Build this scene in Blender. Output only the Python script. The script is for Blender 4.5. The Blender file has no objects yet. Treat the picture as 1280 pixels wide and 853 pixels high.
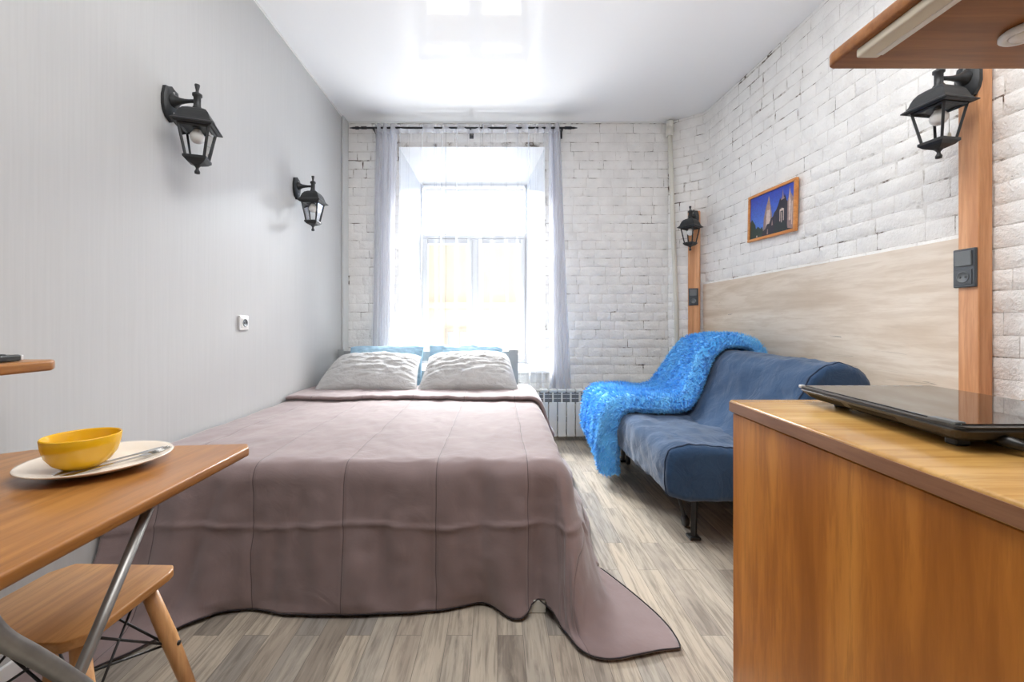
import bpy, bmesh, math, random
import numpy as np
from mathutils import Vector, Matrix, noise, geometry
random.seed(7)
PI = math.pi
C = bpy.context.scene.collection
S = bpy.context.scene

# ------------------------------------------------------------------ camera, world, lights, exposure
F = 530.0; EYE = 1.08; ZC_LAMP = 2.97
cam_d = bpy.data.cameras.new('camera'); cam = bpy.data.objects.new('camera', cam_d); C.objects.link(cam)
cam.location = (0, 0, EYE); cam.rotation_euler = (PI/2, 0, 0)
cam_d.sensor_width = 36.0; cam_d.lens = 36.0*F/1280.0
cam_d.shift_x = 18/1280.0; cam_d.shift_y = -21.5/1280.0
cam_d.clip_start = 0.02
S.camera = cam
S.view_settings.view_transform = 'Standard'; S.view_settings.look = 'None'
S.view_settings.exposure = 0.40; S.view_settings.gamma = 1.0
S.view_settings.use_curve_mapping = False
S.cycles.use_denoising = True
S.cycles.max_bounces = 10; S.cycles.diffuse_bounces = 6; S.cycles.transparent_max_bounces = 24
S.cycles.sample_clamp_indirect = 6.0
w = bpy.data.worlds.new('world'); S.world = w; w.use_nodes = True
bg = w.node_tree.nodes['Background']; bg.inputs[0].default_value = (0.93, 0.965, 1.0, 1); bg.inputs[1].default_value = 0.6

def area(name, loc, target, sx, sy, power, col=(1, 1, 1)):
    d = bpy.data.lights.new(name, 'AREA'); d.shape = 'RECTANGLE'; d.size = sx; d.size_y = sy
    d.energy = power; d.color = col
    o = bpy.data.objects.new(name, d); C.objects.link(o); o.location = loc
    o.rotation_euler = (Vector(target)-Vector(loc)).to_track_quat('-Z', 'Y').to_euler()
    return o
area('sky_light', (-0.8, 7.8, 4.95), (-0.35, 3.6, 3.6), 6.0, 2.6, 7700, (0.97, 0.985, 1.0))
area('added_outdoor_fill', (-0.2, 6.4, -1.2), (-0.2, 0.0, 0.1), 7.0, 2.6, 900, (1.0, 0.99, 0.97))  # added lamp outside, below the sill, to lift the ceiling
area('added_overhead_fill', (0.35, 0.9, ZC_LAMP), (0.35, 0.9, 0), 1.8, 2.0, 43, (0.985, 0.99, 0.995))  # added fill lamp above the view, without a fixture
area('added_ceiling_fill', (0.25, 1.0, 2.25), (0.25, 1.9, 4.0), 1.6, 1.2, 12, (0.985, 0.99, 0.995))  # unseen upward lamp, added only to brighten the ceiling

# ------------------------------------------------------------------ materials
MATS = {}
def srgb(r, g, b):
    f = lambda c: (c/255/12.92) if c/255 <= 0.04045 else ((c/255+0.055)/1.055)**2.4
    return (f(r), f(g), f(b), 1)
class NT:
    def __init__(s, name):
        s.m = bpy.data.materials.new(name); s.m.use_nodes = True; s.t = s.m.node_tree
        s.b = s.t.nodes['Principled BSDF']; s.out = s.t.nodes['Material Output']
    def n(s, kind, **kw):
        nd = s.t.nodes.new(kind)
        for k, v in kw.items():
            if k.startswith('i_'):
                nd.inputs[k[2:].replace('_', ' ')].default_value = v
            else: setattr(nd, k, v)
        return nd
    def l(s, a, b): s.t.links.new(a, b)
    def coord(s, which='Object', scale=(1, 1, 1), rot=(0, 0, 0)):
        tc = s.n('ShaderNodeTexCoord'); mp = s.n('ShaderNodeMapping')
        mp.inputs['Scale'].default_value = scale; mp.inputs['Rotation'].default_value = rot
        s.l(tc.outputs[which], mp.inputs['Vector']); return mp.outputs[0]
    def noise(s, vec, scale, detail=4, rough=0.5, dist=0.0):
        nd = s.n('ShaderNodeTexNoise'); nd.inputs['Scale'].default_value = scale
        nd.inputs['Detail'].default_value = detail; nd.inputs['Roughness'].default_value = rough
        nd.inputs['Distortion'].default_value = dist
        s.l(vec, nd.inputs['Vector']); return nd.outputs['Fac']
    def ramp(s, fac, stops):
        r = s.n('ShaderNodeValToRGB'); e = r.color_ramp.elements
        while len(e) < len(stops): e.new(0.5)
        for k, (p, c) in enumerate(stops):
            e[k].position = p; e[k].color = c if len(c) == 4 else (*c, 1)
        s.l(fac, r.inputs[0]); return r.outputs[0]
    def mix(s, fac, a, b, mode='MIX'):
        m = s.n('ShaderNodeMix', data_type='RGBA', blend_type=mode)
        for sock, v in ((m.inputs[0], fac), (m.inputs[6], a), (m.inputs[7], b)):
            if hasattr(v, 'links'): s.l(v, sock)
            else: sock.default_value = v
        return m.outputs[2]
    def math(s, op, a, b=None, c=None):
        m = s.n('ShaderNodeMath', operation=op)
        for k, v in enumerate((a, b, c)):
            if v is None: continue
            if hasattr(v, 'links'): s.l(v, m.inputs[k])
            else: m.inputs[k].default_value = v
        return m.outputs[0]
    def bump(s, h, strength=0.3, dist=0.01, prev=None):
        b = s.n('ShaderNodeBump'); b.inputs['Strength'].default_value = strength; b.inputs['Distance'].default_value = dist
        s.l(h, b.inputs['Height'])
        if prev: s.l(prev, b.inputs['Normal'])
        s.l(b.outputs[0], s.b.inputs['Normal']); return b.outputs[0]
    def base(s, c):
        if hasattr(c, 'links'): s.l(c, s.b.inputs['Base Color'])
        else: s.b.inputs['Base Color'].default_value = c
    def set(s, rough=0.5, metal=0.0, spec=0.5, sheen=0.0, coat=0.0):
        s.b.inputs['Roughness'].default_value = rough; s.b.inputs['Metallic'].default_value = metal
        s.b.inputs['Specular IOR Level'].default_value = spec; s.b.inputs['Sheen Weight'].default_value = sheen
        s.b.inputs['Coat Weight'].default_value = coat; s.b.inputs['Coat Roughness'].default_value = 0.15
        return s

def mat_plain(name, col, rough=0.5, metal=0.0, var=0.06, nscale=12, bump=0.0, spec=0.5, sheen=0.0):
    m = NT(name).set(rough, metal, spec, sheen)
    v = m.coord(); f = m.noise(v, nscale, 3)
    lo = tuple(c*(1-var) for c in col[:3]) + (1,); hi = tuple(min(1, c*(1+var)) for c in col[:3]) + (1,)
    m.base(m.ramp(f, [(0.3, lo), (0.7, hi)]))
    if bump: m.bump(m.noise(v, nscale*6, 3), bump, 0.004)
    return m.m

def mat_wood(name, dark, mid, light, axis='Y', freq=9, rough=0.35, stretch=14, coat=0.0, knots=False, cracks=False):
    m = NT(name).set(rough, 0, 0.5, 0, coat)
    sc = {'X': (1/stretch, 1, 1), 'Y': (1, 1/stretch, 1), 'Z': (1, 1, 1/stretch)}[axis]
    v = m.coord('Object', tuple(a*freq for a in sc))
    f1 = m.noise(v, 1.0, 6, 0.6, 0.8)
    f2 = m.noise(v, 6.0, 5, 0.65, 0.3)
    col = m.ramp(f1, [(0.25, dark), (0.5, mid), (0.75, light)])
    col = m.mix(m.math('MULTIPLY', m.ramp(f2, [(0.38, (1, 1, 1, 1)), (0.56, (0, 0, 0, 1))]), 0.5), col, dark)
    if cracks:
        v3 = m.coord('Object', tuple(a*freq*1.2 for a in ((1/14, 1, 1) if axis == 'X' else (1, 1/14, 1) if axis == 'Y' else (1, 1, 1/14))))
        f3 = m.noise(v3, 1.3, 3, 0.5, 1.5)
        line = m.math('LESS_THAN', m.math('ABSOLUTE', m.math('SUBTRACT', f3, 0.5)), 0.0022)
        gate = m.math('GREATER_THAN', m.noise(m.coord('Object', (1, 1, 1)), 2.3, 2), 0.60)
        col = m.mix(m.math('MULTIPLY', m.math('MULTIPLY', line, gate), 0.6), col, tuple(c*0.35 for c in dark[:3])+(1,))
    if knots:
        vo = m.n('ShaderNodeTexVoronoi'); vo.inputs['Scale'].default_value = 1.0
        m.l(m.coord('Object', (4.5, 4.5, 2.0)), vo.inputs['Vector'])
        k = m.ramp(vo.outputs['Distance'], [(0.03, (1, 1, 1, 1)), (0.12, (0, 0, 0, 1))])
        col = m.mix(m.math('MULTIPLY', k, 0.7), col, tuple(c*0.4 for c in dark[:3])+(1,))
    m.base(col); m.bump(f2, 0.08, 0.002)
    return m.m

WOOD_D, WOOD_M, WOOD_L = srgb(128, 76, 34), srgb(162, 102, 52), srgb(186, 126, 70)
M_TABLE = mat_wood('table_wood', srgb(122, 74, 30), srgb(162, 108, 50), srgb(188, 138, 78), 'Y', 9, 0.32)
M_SEAT = mat_wood('stool_seat_wood', srgb(150, 98, 50), srgb(192, 136, 78), srgb(210, 158, 98), 'Y', 10, 0.35)
M_LEGW = mat_wood('stool_leg_wood', srgb(188, 130, 78), srgb(214, 160, 106), srgb(226, 178, 124), 'Z', 14, 0.4)
M_CTOP = mat_wood('worktop_wood', srgb(150, 106, 50), srgb(190, 146, 82), srgb(216, 178, 112), 'X', 7, 0.22, 14)
M_CSIDE = mat_wood('cabinet_side_wood', srgb(148, 84, 24), srgb(190, 118, 44), srgb(214, 144, 64), 'Z', 8, 0.33, 10)
M_CEDGE = mat_wood('worktop_edge_wood', srgb(118, 78, 52), srgb(146, 102, 72), srgb(166, 122, 90), 'Y', 12, 0.3)
M_SHELF = mat_wood('shelf_wood', srgb(118, 70, 26), srgb(150, 94, 42), srgb(170, 112, 56), 'X', 10, 0.35, 16)
M_POST = mat_wood('post_wood', srgb(184, 122, 74), srgb(222, 164, 118), srgb(232, 180, 136), 'Z', 12, 0.4, 16, knots=True)
M_FRAME = mat_wood('picture_frame_wood', srgb(180, 110, 50), srgb(214, 144, 78), srgb(226, 160, 92), 'Y', 14, 0.35)
M_PANEL = mat_wood('pale_oak_laminate', srgb(202, 182, 158), srgb(228, 214, 196), srgb(240, 230, 216), 'Y', 5.0, 0.4, 9, cracks=True)
M_BLACK = mat_plain('black_painted_metal', srgb(38, 40, 42), 0.45, 0.0, 0.1, 30, 0.1)
M_BLACKP = mat_plain('black_plastic', srgb(34, 33, 31), 0.35, 0, 0.1, 30)
M_DGREY = mat_plain('dark_grey_plastic', srgb(74, 78, 82), 0.32, 0.15, 0.05, 20)
M_SOCK = mat_plain('grey_plastic', srgb(108, 112, 114), 0.4, 0.1, 0.05, 20)
M_WPLAST = mat_plain('white_plastic', srgb(232, 232, 230), 0.3, 0, 0.02, 10)
M_WPAINT = mat_plain('white_paint', srgb(226, 226, 222), 0.45, 0, 0.03, 8)
M_WINFR = mat_plain('window_frame_plastic', srgb(176, 178, 182), 0.35, 0, 0.02, 8)
M_REVEAL = mat_plain('window_reveal_plaster', srgb(196, 197, 198), 0.7, 0, 0.03, 8)
M_PIPE = mat_plain('cream_pipe_paint', srgb(218, 216, 206), 0.4, 0, 0.05, 6)
M_HEAD = mat_plain('grey_headboard_laminate', srgb(160, 162, 162), 0.45, 0, 0.05, 8)
M_LIN = mat_plain('ivory_lamp_housing', srgb(222, 212, 190), 0.35, 0, 0.03, 9)
M_CHROME = mat_plain('satin_steel', srgb(170, 170, 168), 0.28, 0.9, 0.08, 40)
M_TUBE = mat_plain('brushed_tube_metal', srgb(150, 148, 144), 0.36, 0.75, 0.12, 30)
M_CUT = mat_plain('polished_cutlery_steel', srgb(185, 185, 182), 0.2, 0.95, 0.05, 30)
M_YEL = mat_plain('yellow_glaze', srgb(222, 170, 26), 0.13, 0, 0.03, 6)
M_PLATE = mat_plain('cream_glaze', srgb(228, 216, 200), 0.14, 0, 0.02, 6)
M_BULB = mat_plain('opal_bulb', srgb(238, 236, 232), 0.25, 0, 0.01, 6)
M_DARKSEAM = mat_plain('dark_piping_cloth', srgb(38, 32, 34), 0.8, 0, 0.05, 20)
M_REMOTEW = mat_plain('silver_plastic', srgb(220, 220, 220), 0.3, 0.2, 0.02, 20)
M_PINK = mat_plain('salmon_plastic', srgb(210, 130, 110), 0.4, 0, 0.05, 20)
M_ROD = mat_plain('dark_curtain_rod_metal', srgb(38, 40, 44), 0.35, 0.5, 0.05, 20)
M_FACADE = mat_plain('cream_facade_render', srgb(190, 176, 156), 0.8, 0, 0.04, 2)
M_FACTRIM = mat_plain('facade_trim', srgb(160, 148, 134), 0.8, 0, 0.04, 2)
M_FACWIN = mat_plain('facade_window_glass', srgb(120, 124, 128), 0.15, 0, 0.04, 2)

def mat_glass():
    m = NT('clear_glass'); t = m.n('ShaderNodeBsdfTransparent'); t.inputs[0].default_value = (0.985, 0.99, 0.99, 1)
    g = m.n('ShaderNodeBsdfGlossy'); g.inputs['Roughness'].default_value = 0.03
    fr = m.n('ShaderNodeLayerWeight'); fr.inputs[0].default_value = 0.12
    mx = m.n('ShaderNodeMixShader'); m.l(fr.outputs[0], mx.inputs[0]); m.l(t.outputs[0], mx.inputs[1]); m.l(g.outputs[0], mx.inputs[2])
    m.l(mx.outputs[0], m.out.inputs[0]); return m.m
M_GLASS = mat_glass()

def mat_sheer(name, col, lo, hi):
    m = NT(name)
    tr = m.n('ShaderNodeBsdfTransparent'); di = m.n('ShaderNodeBsdfDiffuse'); tl = m.n('ShaderNodeBsdfTranslucent')
    di.inputs[0].default_value = col; tl.inputs[0].default_value = col
    a = m.n('ShaderNodeMixShader'); a.inputs[0].default_value = 0.5
    m.l(di.outputs[0], a.inputs[1]); m.l(tl.outputs[0], a.inputs[2])
    lw = m.n('ShaderNodeLayerWeight'); lw.inputs[0].default_value = 0.22
    mr = m.n('ShaderNodeMapRange'); mr.inputs['To Min'].default_value = lo; mr.inputs['To Max'].default_value = hi
    m.l(lw.outputs['Facing'], mr.inputs[0])
    thread = m.noise(m.coord('Object', (900, 900, 120)), 1.0, 1)
    f = m.math('MULTIPLY', mr.outputs[0], m.math('ADD', m.math('MULTIPLY', thread, 0.3), 0.85))
    b = m.n('ShaderNodeMixShader'); m.l(f, b.inputs[0]); m.l(tr.outputs[0], b.inputs[1]); m.l(a.outputs[0], b.inputs[2])
    m.l(b.outputs[0], m.out.inputs[0]); return m.m
M_SHEER = mat_sheer('sheer_curtain_voile', srgb(240, 241, 245), 0.022, 0.85)
M_BLIND = mat_sheer('pale_blue_blind_cloth', srgb(110, 130, 165), 0.42, 0.55)
M_SHEER2 = mat_sheer('sheer_double_layer', srgb(222, 223, 229), 0.50, 0.95)

def mat_cloth(name, c1, c2, rough=0.85, sheen=0.3, wr=0.35, wscale=7, seams=None, weave=500):
    m = NT(name).set(rough, 0, 0.25, sheen)
    v = m.coord(); f = m.noise(v, 5, 4)
    col = m.ramp(f, [(0.3, c1), (0.7, c2)])
    h = m.math('ADD', m.noise(v, wscale, 5, 0.55, 1.2), m.math('MULTIPLY', m.noise(v, weave, 1), 0.03))
    if seams:
        u0, per = seams
        sp = m.n('ShaderNodeSeparateXYZ'); m.l(m.coord('UV'), sp.inputs[0])
        wob = m.math('MULTIPLY', m.math('SUBTRACT', m.noise(m.coord('UV', (4, 4, 4)), 1.0, 2), 0.5), 0.02)
        fr = m.math('FRACT', m.math('DIVIDE', m.math('SUBTRACT', m.math('ADD', sp.outputs[0], wob), u0), per))
        d = m.math('MULTIPLY', m.math('MINIMUM', fr, m.math('SUBTRACT', 1.0, fr)), per)
        line = m.math('LESS_THAN', d, 0.0016)
        col = m.mix(m.math('MULTIPLY', line, 0.75), col, tuple(c*0.25 for c in c1[:3])+(1,))
        groove = m.n('ShaderNodeMapRange', interpolation_type='SMOOTHSTEP'); m.l(d, groove.inputs[0])
        groove.inputs['From Max'].default_value = 0.012; groove.inputs['To Max'].default_value = 0.5
        h = m.math('ADD', h, groove.outputs[0])
    m.base(col); m.bump(h, wr, 0.02); return m.m
SPREAD1, SPREAD2 = srgb(129, 112, 111), srgb(137, 119, 118)
M_SPREAD = mat_cloth('mauve_bedspread_cloth', SPREAD1, SPREAD2, 0.75, 0.35, 0.22, 5, (-1.265, 0.345))
M_SOFA = mat_cloth('navy_denim_cover', srgb(36, 62, 92), srgb(46, 74, 106), 0.9, 0.25, 0.5, 9)
M_PGREY = mat_cloth('grey_pillow_linen', srgb(180, 179, 178), srgb(192, 191, 190), 0.9, 0.1, 0.6, 14)
M_PBLUE = mat_cloth('light_blue_pillow_cotton', srgb(150, 186, 208), srgb(168, 200, 220), 0.9, 0.1, 0.4, 14)
M_MATT = mat_cloth('white_mattress_cloth', srgb(214, 212, 208), srgb(222, 220, 216))
M_FUR = mat_cloth('azure_plush_pile', srgb(84, 180, 248), srgb(132, 212, 255), 0.95, 0.5, 0.5, 40)

def mat_leftwall():
    m = NT('pale_grey_wallpaper').set(0.42, 0, 0.35)
    v = m.coord('Object', (1, 40, 0.8)); f = m.noise(v, 3, 4, 0.6)
    m.base(m.ramp(f, [(0.3, srgb(188, 188, 187)), (0.7, srgb(193, 193, 192))])); m.bump(f, 0.03, 0.003); return m.m
M_LWALL = mat_leftwall()
def mat_ceiling():
    m = NT('glossy_stretch_ceiling').set(0.04, 0, 0.5)
    v = m.coord('Object'); m.base(m.ramp(m.noise(v, 1.0, 1), [(0, srgb(236, 237, 238)), (1, srgb(241, 242, 243))]))
    m.bump(m.noise(v, 1.2, 2), 0.06, 0.02); return m.m
M_CEIL = mat_ceiling()
def mat_brick(name, c):
    m = NT(name).set(0.75, 0, 0.3)
    v = m.coord(); f = m.noise(v, 6, 5, 0.6)
    col = m.ramp(f, [(0.25, tuple(x*0.88 for x in c[:3])+(1,)), (0.6, c)])
    specks = m.ramp(m.noise(m.coord('Object', (1, 1, 1.4)), 42, 3, 0.6), [(0.70, (0, 0, 0, 1)), (0.745, (1, 1, 1, 1))])
    col = m.mix(m.math('MULTIPLY', specks, 0.55), col, srgb(120, 108, 98))
    m.base(col)
    h = m.math('ADD', m.noise(v, 18, 6, 0.65), m.math('MULTIPLY', m.noise(v, 70, 4, 0.6), 0.35))
    m.bump(h, 0.9, 0.014); return m.m
M_BRICK = mat_brick('white_painted_brick', srgb(246, 245, 242))
def mat_mortar():
    m = NT('painted_mortar').set(0.85, 0, 0.2)
    v = m.coord()
    f = m.ramp(m.noise(v, 9, 6, 0.7), [(0.48, srgb(230, 228, 224)), (0.57, srgb(196, 192, 186)), (0.62, srgb(100, 88, 78))])
    m.base(f); m.bump(m.noise(v, 40, 5), 0.8, 0.01); return m.m
M_MORTAR = mat_mortar()
def mat_floor():
    m = NT('grey_brown_laminate_floor').set(0.38, 0, 0.45)
    v = m.coord('Object', (1, 1, 1), (0, 0, PI/2))
    br = m.n('ShaderNodeTexBrick', offset=0.37, offset_frequency=2, squash=1.0)
    for k, val in (('Scale', 1.0), ('Brick Width', 0.62), ('Row Height', 0.088), ('Mortar Size', 0.0008), ('Mortar Smooth', 0.0), ('Bias', 0.0)):
        br.inputs[k].default_value = val
    br.inputs['Color1'].default_value = (0, 0, 0, 1); br.inputs['Color2'].default_value = (1, 1, 1, 1); br.inputs['Mortar'].default_value = (0.5, 0.5, 0.5, 1)
    m.l(v, br.inputs['Vector'])
    tone = m.ramp(br.outputs['Color'], [(0.0, srgb(124, 116, 107)), (0.25, srgb(170, 158, 143)), (0.5, srgb(142, 137, 130)), (0.75, srgb(190, 177, 158)), (1.0, srgb(160, 154, 144))])
    # offset the grain per plank
    tc = m.n('ShaderNodeTexCoord'); ad = m.n('ShaderNodeVectorMath', operation='MULTIPLY_ADD')
    m.l(br.outputs['Color'], ad.inputs[0]); ad.inputs[1].default_value = (7, 13, 3); m.l(tc.outputs['Object'], ad.inputs[2])
    mp = m.n('ShaderNodeMapping'); mp.inputs['Scale'].default_value = (70, 4.5, 1); m.l(ad.outputs[0], mp.inputs[0])
    g = m.noise(mp.outputs[0], 1.0, 6, 0.62, 0.6)
    mp2 = m.n('ShaderNodeMapping'); mp2.inputs['Scale'].default_value = (14, 3.0, 1); m.l(ad.outputs[0], mp2.inputs[0])
    g2 = m.noise(mp2.outputs[0], 1.0, 4, 0.6, 1.0)
    col = m.mix(m.ramp(g, [(0.36, (0.6, 0.6, 0.6, 1)), (0.56, (0, 0, 0, 1))]), tone, srgb(98, 90, 82))
    col = m.mix(m.ramp(g2, [(0.5, (0, 0, 0, 1)), (0.72, (0.45, 0.45, 0.45, 1))]), col, srgb(206, 194, 176))
    col = m.mix(m.math('MULTIPLY', br.outputs['Fac'], 0.6), col, srgb(70, 62, 54))
    m.base(col); m.bump(g, 0.12, 0.003); return m.m
M_FLOOR = mat_floor()
def mat_hobglass():
    m = NT('black_hob_glass').set(0.03, 0, 1.0); m.base(srgb(34, 30, 28)); m.b.inputs['IOR'].default_value = 1.9
    f = m.noise(m.coord(), 300, 2); m.base(m.ramp(f, [(0.4, srgb(30, 28, 26)), (0.8, srgb(40, 37, 34))])); return m.m
M_HOB = mat_hobglass()
def mat_vcol(name):
    m = NT(name).set(0.3); a = m.n('ShaderNodeVertexColor', layer_name='Col')
    f = m.noise(m.coord('Object', (60, 60, 60)), 1, 3)
    m.base(m.mix(m.ramp(f, [(0.45, (0, 0, 0, 1)), (0.8, (0.35, 0.35, 0.35, 1))]), a.outputs[0], (0.02, 0.02, 0.03, 1))); return m.m

# ------------------------------------------------------------------ mesh helpers
def link(name, me, mats, parent=None, smooth=False):
    o = bpy.data.objects.new(name, me); C.objects.link(o)
    for mt in (mats if isinstance(mats, (list, tuple)) else [mats]): me.materials.append(mt)
    if parent: o.parent = parent
    if smooth:
        for p in me.polygons: p.use_smooth = True
    return o
def obj(name, bm, mats, parent=None, smooth=False):
    bmesh.ops.recalc_face_normals(bm, faces=bm.faces)
    me = bpy.data.meshes.new(name); bm.to_mesh(me); bm.free()
    return link(name, me, mats, parent, smooth)
def auto(o, deg=35):
    me = o.data
    for p in me.polygons: p.use_smooth = True
    me.set_sharp_from_angle(angle=math.radians(deg)); return o
def thing(name, label, cat, loc=(0, 0, 0), rotz=0, group=None):
    o = bpy.data.objects.new(name, None); C.objects.link(o); o.empty_display_size = 0.05
    o.location = loc; o.rotation_euler = (0, 0, rotz); o['label'] = label; o['category'] = cat
    if group: o['group'] = group
    return o
def tag(o, label, cat, group=None):
    o['label'] = label; o['category'] = cat
    if group: o['group'] = group
    return o
def struct(o): o['kind'] = 'structure'; return o
def dup(root, loc, rotz, label):
    r = root.copy(); C.objects.link(r); r.location = loc; r.rotation_euler = (0, 0, rotz); r['label'] = label
    for ch in list(root.children):
        c = ch.copy(); C.objects.link(c); c.parent = r
        for g in list(ch.children):
            d = g.copy(); C.objects.link(d); d.parent = c
    return r
def box(bm, lo, hi, bev=0.0, seg=2, mat=None, mi=0):
    lo = Vector(lo); hi = Vector(hi)
    g = bmesh.ops.create_cube(bm, size=1.0); vs = g['verts']
    c = (lo+hi)/2; d = hi-lo
    for v in vs: v.co = Vector((v.co.x*d.x, v.co.y*d.y, v.co.z*d.z)) + c
    fs = list({f for v in vs for f in v.link_faces})
    for f in fs: f.material_index = mi
    if bev > 0:
        es = list({e for v in vs for e in v.link_edges})
        r = bmesh.ops.bevel(bm, geom=es, offset=bev, segments=seg, profile=0.5, affect='EDGES')
        vs = list({v for f in r['faces'] for v in f.verts} | {v for v in vs if v.is_valid})
    if mat is not None:
        for v in vs: v.co = mat @ v.co
    return vs
def tube(bm, pts, r, n=10, cap=True):
    pts = [Vector(p) for p in pts]; rs = r if isinstance(r, (list, tuple)) else [r]*len(pts)
    rings = []; prev = None
    for i, p in enumerate(pts):
        t = (pts[min(i+1, len(pts)-1)] - pts[max(i-1, 0)]).normalized()
        if prev is None:
            a = Vector((0, 0, 1)) if abs(t.z) < 0.9 else Vector((1, 0, 0)); u = t.cross(a).normalized()
        else: u = (prev - t*prev.dot(t)).normalized()
        prev = u; v = t.cross(u)
        rings.append([bm.verts.new(p + (u*math.cos(2*PI*k/n) + v*math.sin(2*PI*k/n))*rs[i]) for k in range(n)])
    for a, b in zip(rings, rings[1:]):
        for k in range(n): bm.faces.new((a[k], a[(k+1) % n], b[(k+1) % n], b[k]))
    if cap: bm.faces.new(rings[0][::-1]); bm.faces.new(rings[-1])
def lathe(bm, prof, n=32, c=(0, 0, 0), ax='Z', sq=None):
    rings = []
    for r, z in prof:
        ring = []
        for k in range(n):
            a = 2*PI*k/n; p = Vector((r*math.cos(a), r*math.sin(a), z))
            if ax == 'X': p = Vector((z, p.x, p.y))
            if ax == 'Y': p = Vector((p.x, z, p.y))
            ring.append(bm.verts.new(p + Vector(c)))
        rings.append(ring)
    for a, b in zip(rings, rings[1:]):
        for k in range(n): bm.faces.new((a[k], a[(k+1) % n], b[(k+1) % n], b[k]))
    if prof[0][0] > 1e-6: bm.faces.new(rings[0][::-1])
    if prof[-1][0] > 1e-6: bm.faces.new(rings[-1])
    bmesh.ops.remove_doubles(bm, verts=[v for rg in (rings[0], rings[-1]) for v in rg], dist=1e-6)
def sqlathe(bm, prof, c=(0, 0, 0)):
    """square cross-sections (half width, z)"""
    rings = []
    for h, z in prof:
        rings.append([bm.verts.new(Vector((sx*h, sy*h, z)) + Vector(c)) for sx, sy in ((1, 1), (-1, 1), (-1, -1), (1, -1))])
    for a, b in zip(rings, rings[1:]):
        for k in range(4): bm.faces.new((a[k], a[(k+1) % 4], b[(k+1) % 4], b[k]))
    bm.faces.new(rings[0][::-1]); bm.faces.new(rings[-1])
def prism(bm, poly, z0, z1, bev=0.0, seg=3):
    vb = [bm.verts.new((x, y, z0)) for x, y in poly]; vt = [bm.verts.new((x, y, z1)) for x, y in poly]
    n = len(poly); fs = [bm.faces.new(vb[::-1]), bm.faces.new(vt)]
    for k in range(n): fs.append(bm.faces.new((vb[k], vb[(k+1) % n], vt[(k+1) % n], vt[k])))
    bmesh.ops.recalc_face_normals(bm, faces=fs)
    if bev: bmesh.ops.bevel(bm, geom=list({e for f in fs for e in f.edges}), offset=bev, segments=seg, profile=0.5, affect='EDGES')
def grid_mesh(name, P, mats, parent=None, uv=None, smooth=True, closed=False):
    """P: array (rows, cols, 3)"""
    R, K = P.shape[:2]; verts = P.reshape(-1, 3).tolist(); faces = []
    for i in range(R-1):
        for j in range(K-1 if not closed else K):
            j2 = (j+1) % K
            faces.append((i*K+j, i*K+j2, (i+1)*K+j2, (i+1)*K+j))
    me = bpy.data.meshes.new(name); me.from_pydata(verts, [], faces); me.update()
    if uv is not None:
        ul = me.uv_layers.new(name='UVMap'); U = uv.reshape(-1, 2)
        for lp in me.loops: ul.data[lp.index].uv = U[lp.vertex_index]
    return link(name, me, mats, parent, smooth)
def fbm(p, s, o=3): return noise.fractal(Vector(p)*s, 0.6, 2.0, o)
def interp(x, xs, ys): return float(np.interp(x, xs, ys))
def sinterp(x, xs, ys, w): return sum(float(np.interp(x+w*k, xs, ys)) for k in (-1, -.6, -.2, .2, .6, 1))/6

# ------------------------------------------------------------------ room shell
XL, YB, ZC, YR = -1.454, 4.08, 3.02, -2.6
RPATH = [(1.96, YR), (1.96, 2.6), (1.935, 3.3), (1.90, 3.88), (1.64, YB)]
bm = bmesh.new(); box(bm, (-1.75, YR, -0.1), (2.25, 4.80, 0.0)); struct(obj('floor', bm, M_FLOOR))
bm = bmesh.new(); box(bm, (-1.75, YR, ZC), (2.25, 4.30, ZC+0.12)); struct(obj('ceiling', bm, M_CEIL))
bm = bmesh.new(); box(bm, (XL-0.25, YR, 0), (XL, YB, ZC)); struct(obj('wall_left', bm, M_LWALL))
bm = bmesh.new(); box(bm, (-1.75, YR-.15, 0), (2.25, YR, ZC)); struct(obj('wall_rear', bm, M_LWALL))
bm = bmesh.new(); box(bm, (XL, YR, 0), (XL+0.012, 4.03, 0.075), 0.003); struct(obj('baseboard_left', bm, M_WPLAST))
bm = bmesh.new(); box(bm, (XL, 3.94, 0), (XL+0.022, YB-0.004, ZC), 0.006); struct(obj('trim_1', bm, M_LWALL))
bm = bmesh.new()
box(bm, (XL, YR, ZC-0.012), (XL+0.008, YB, ZC)); box(bm, (XL, YB-0.014, ZC-0.012), (1.63, YB-0.004, ZC))
struct(obj('trim_2', bm, M_WPLAST))

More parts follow.
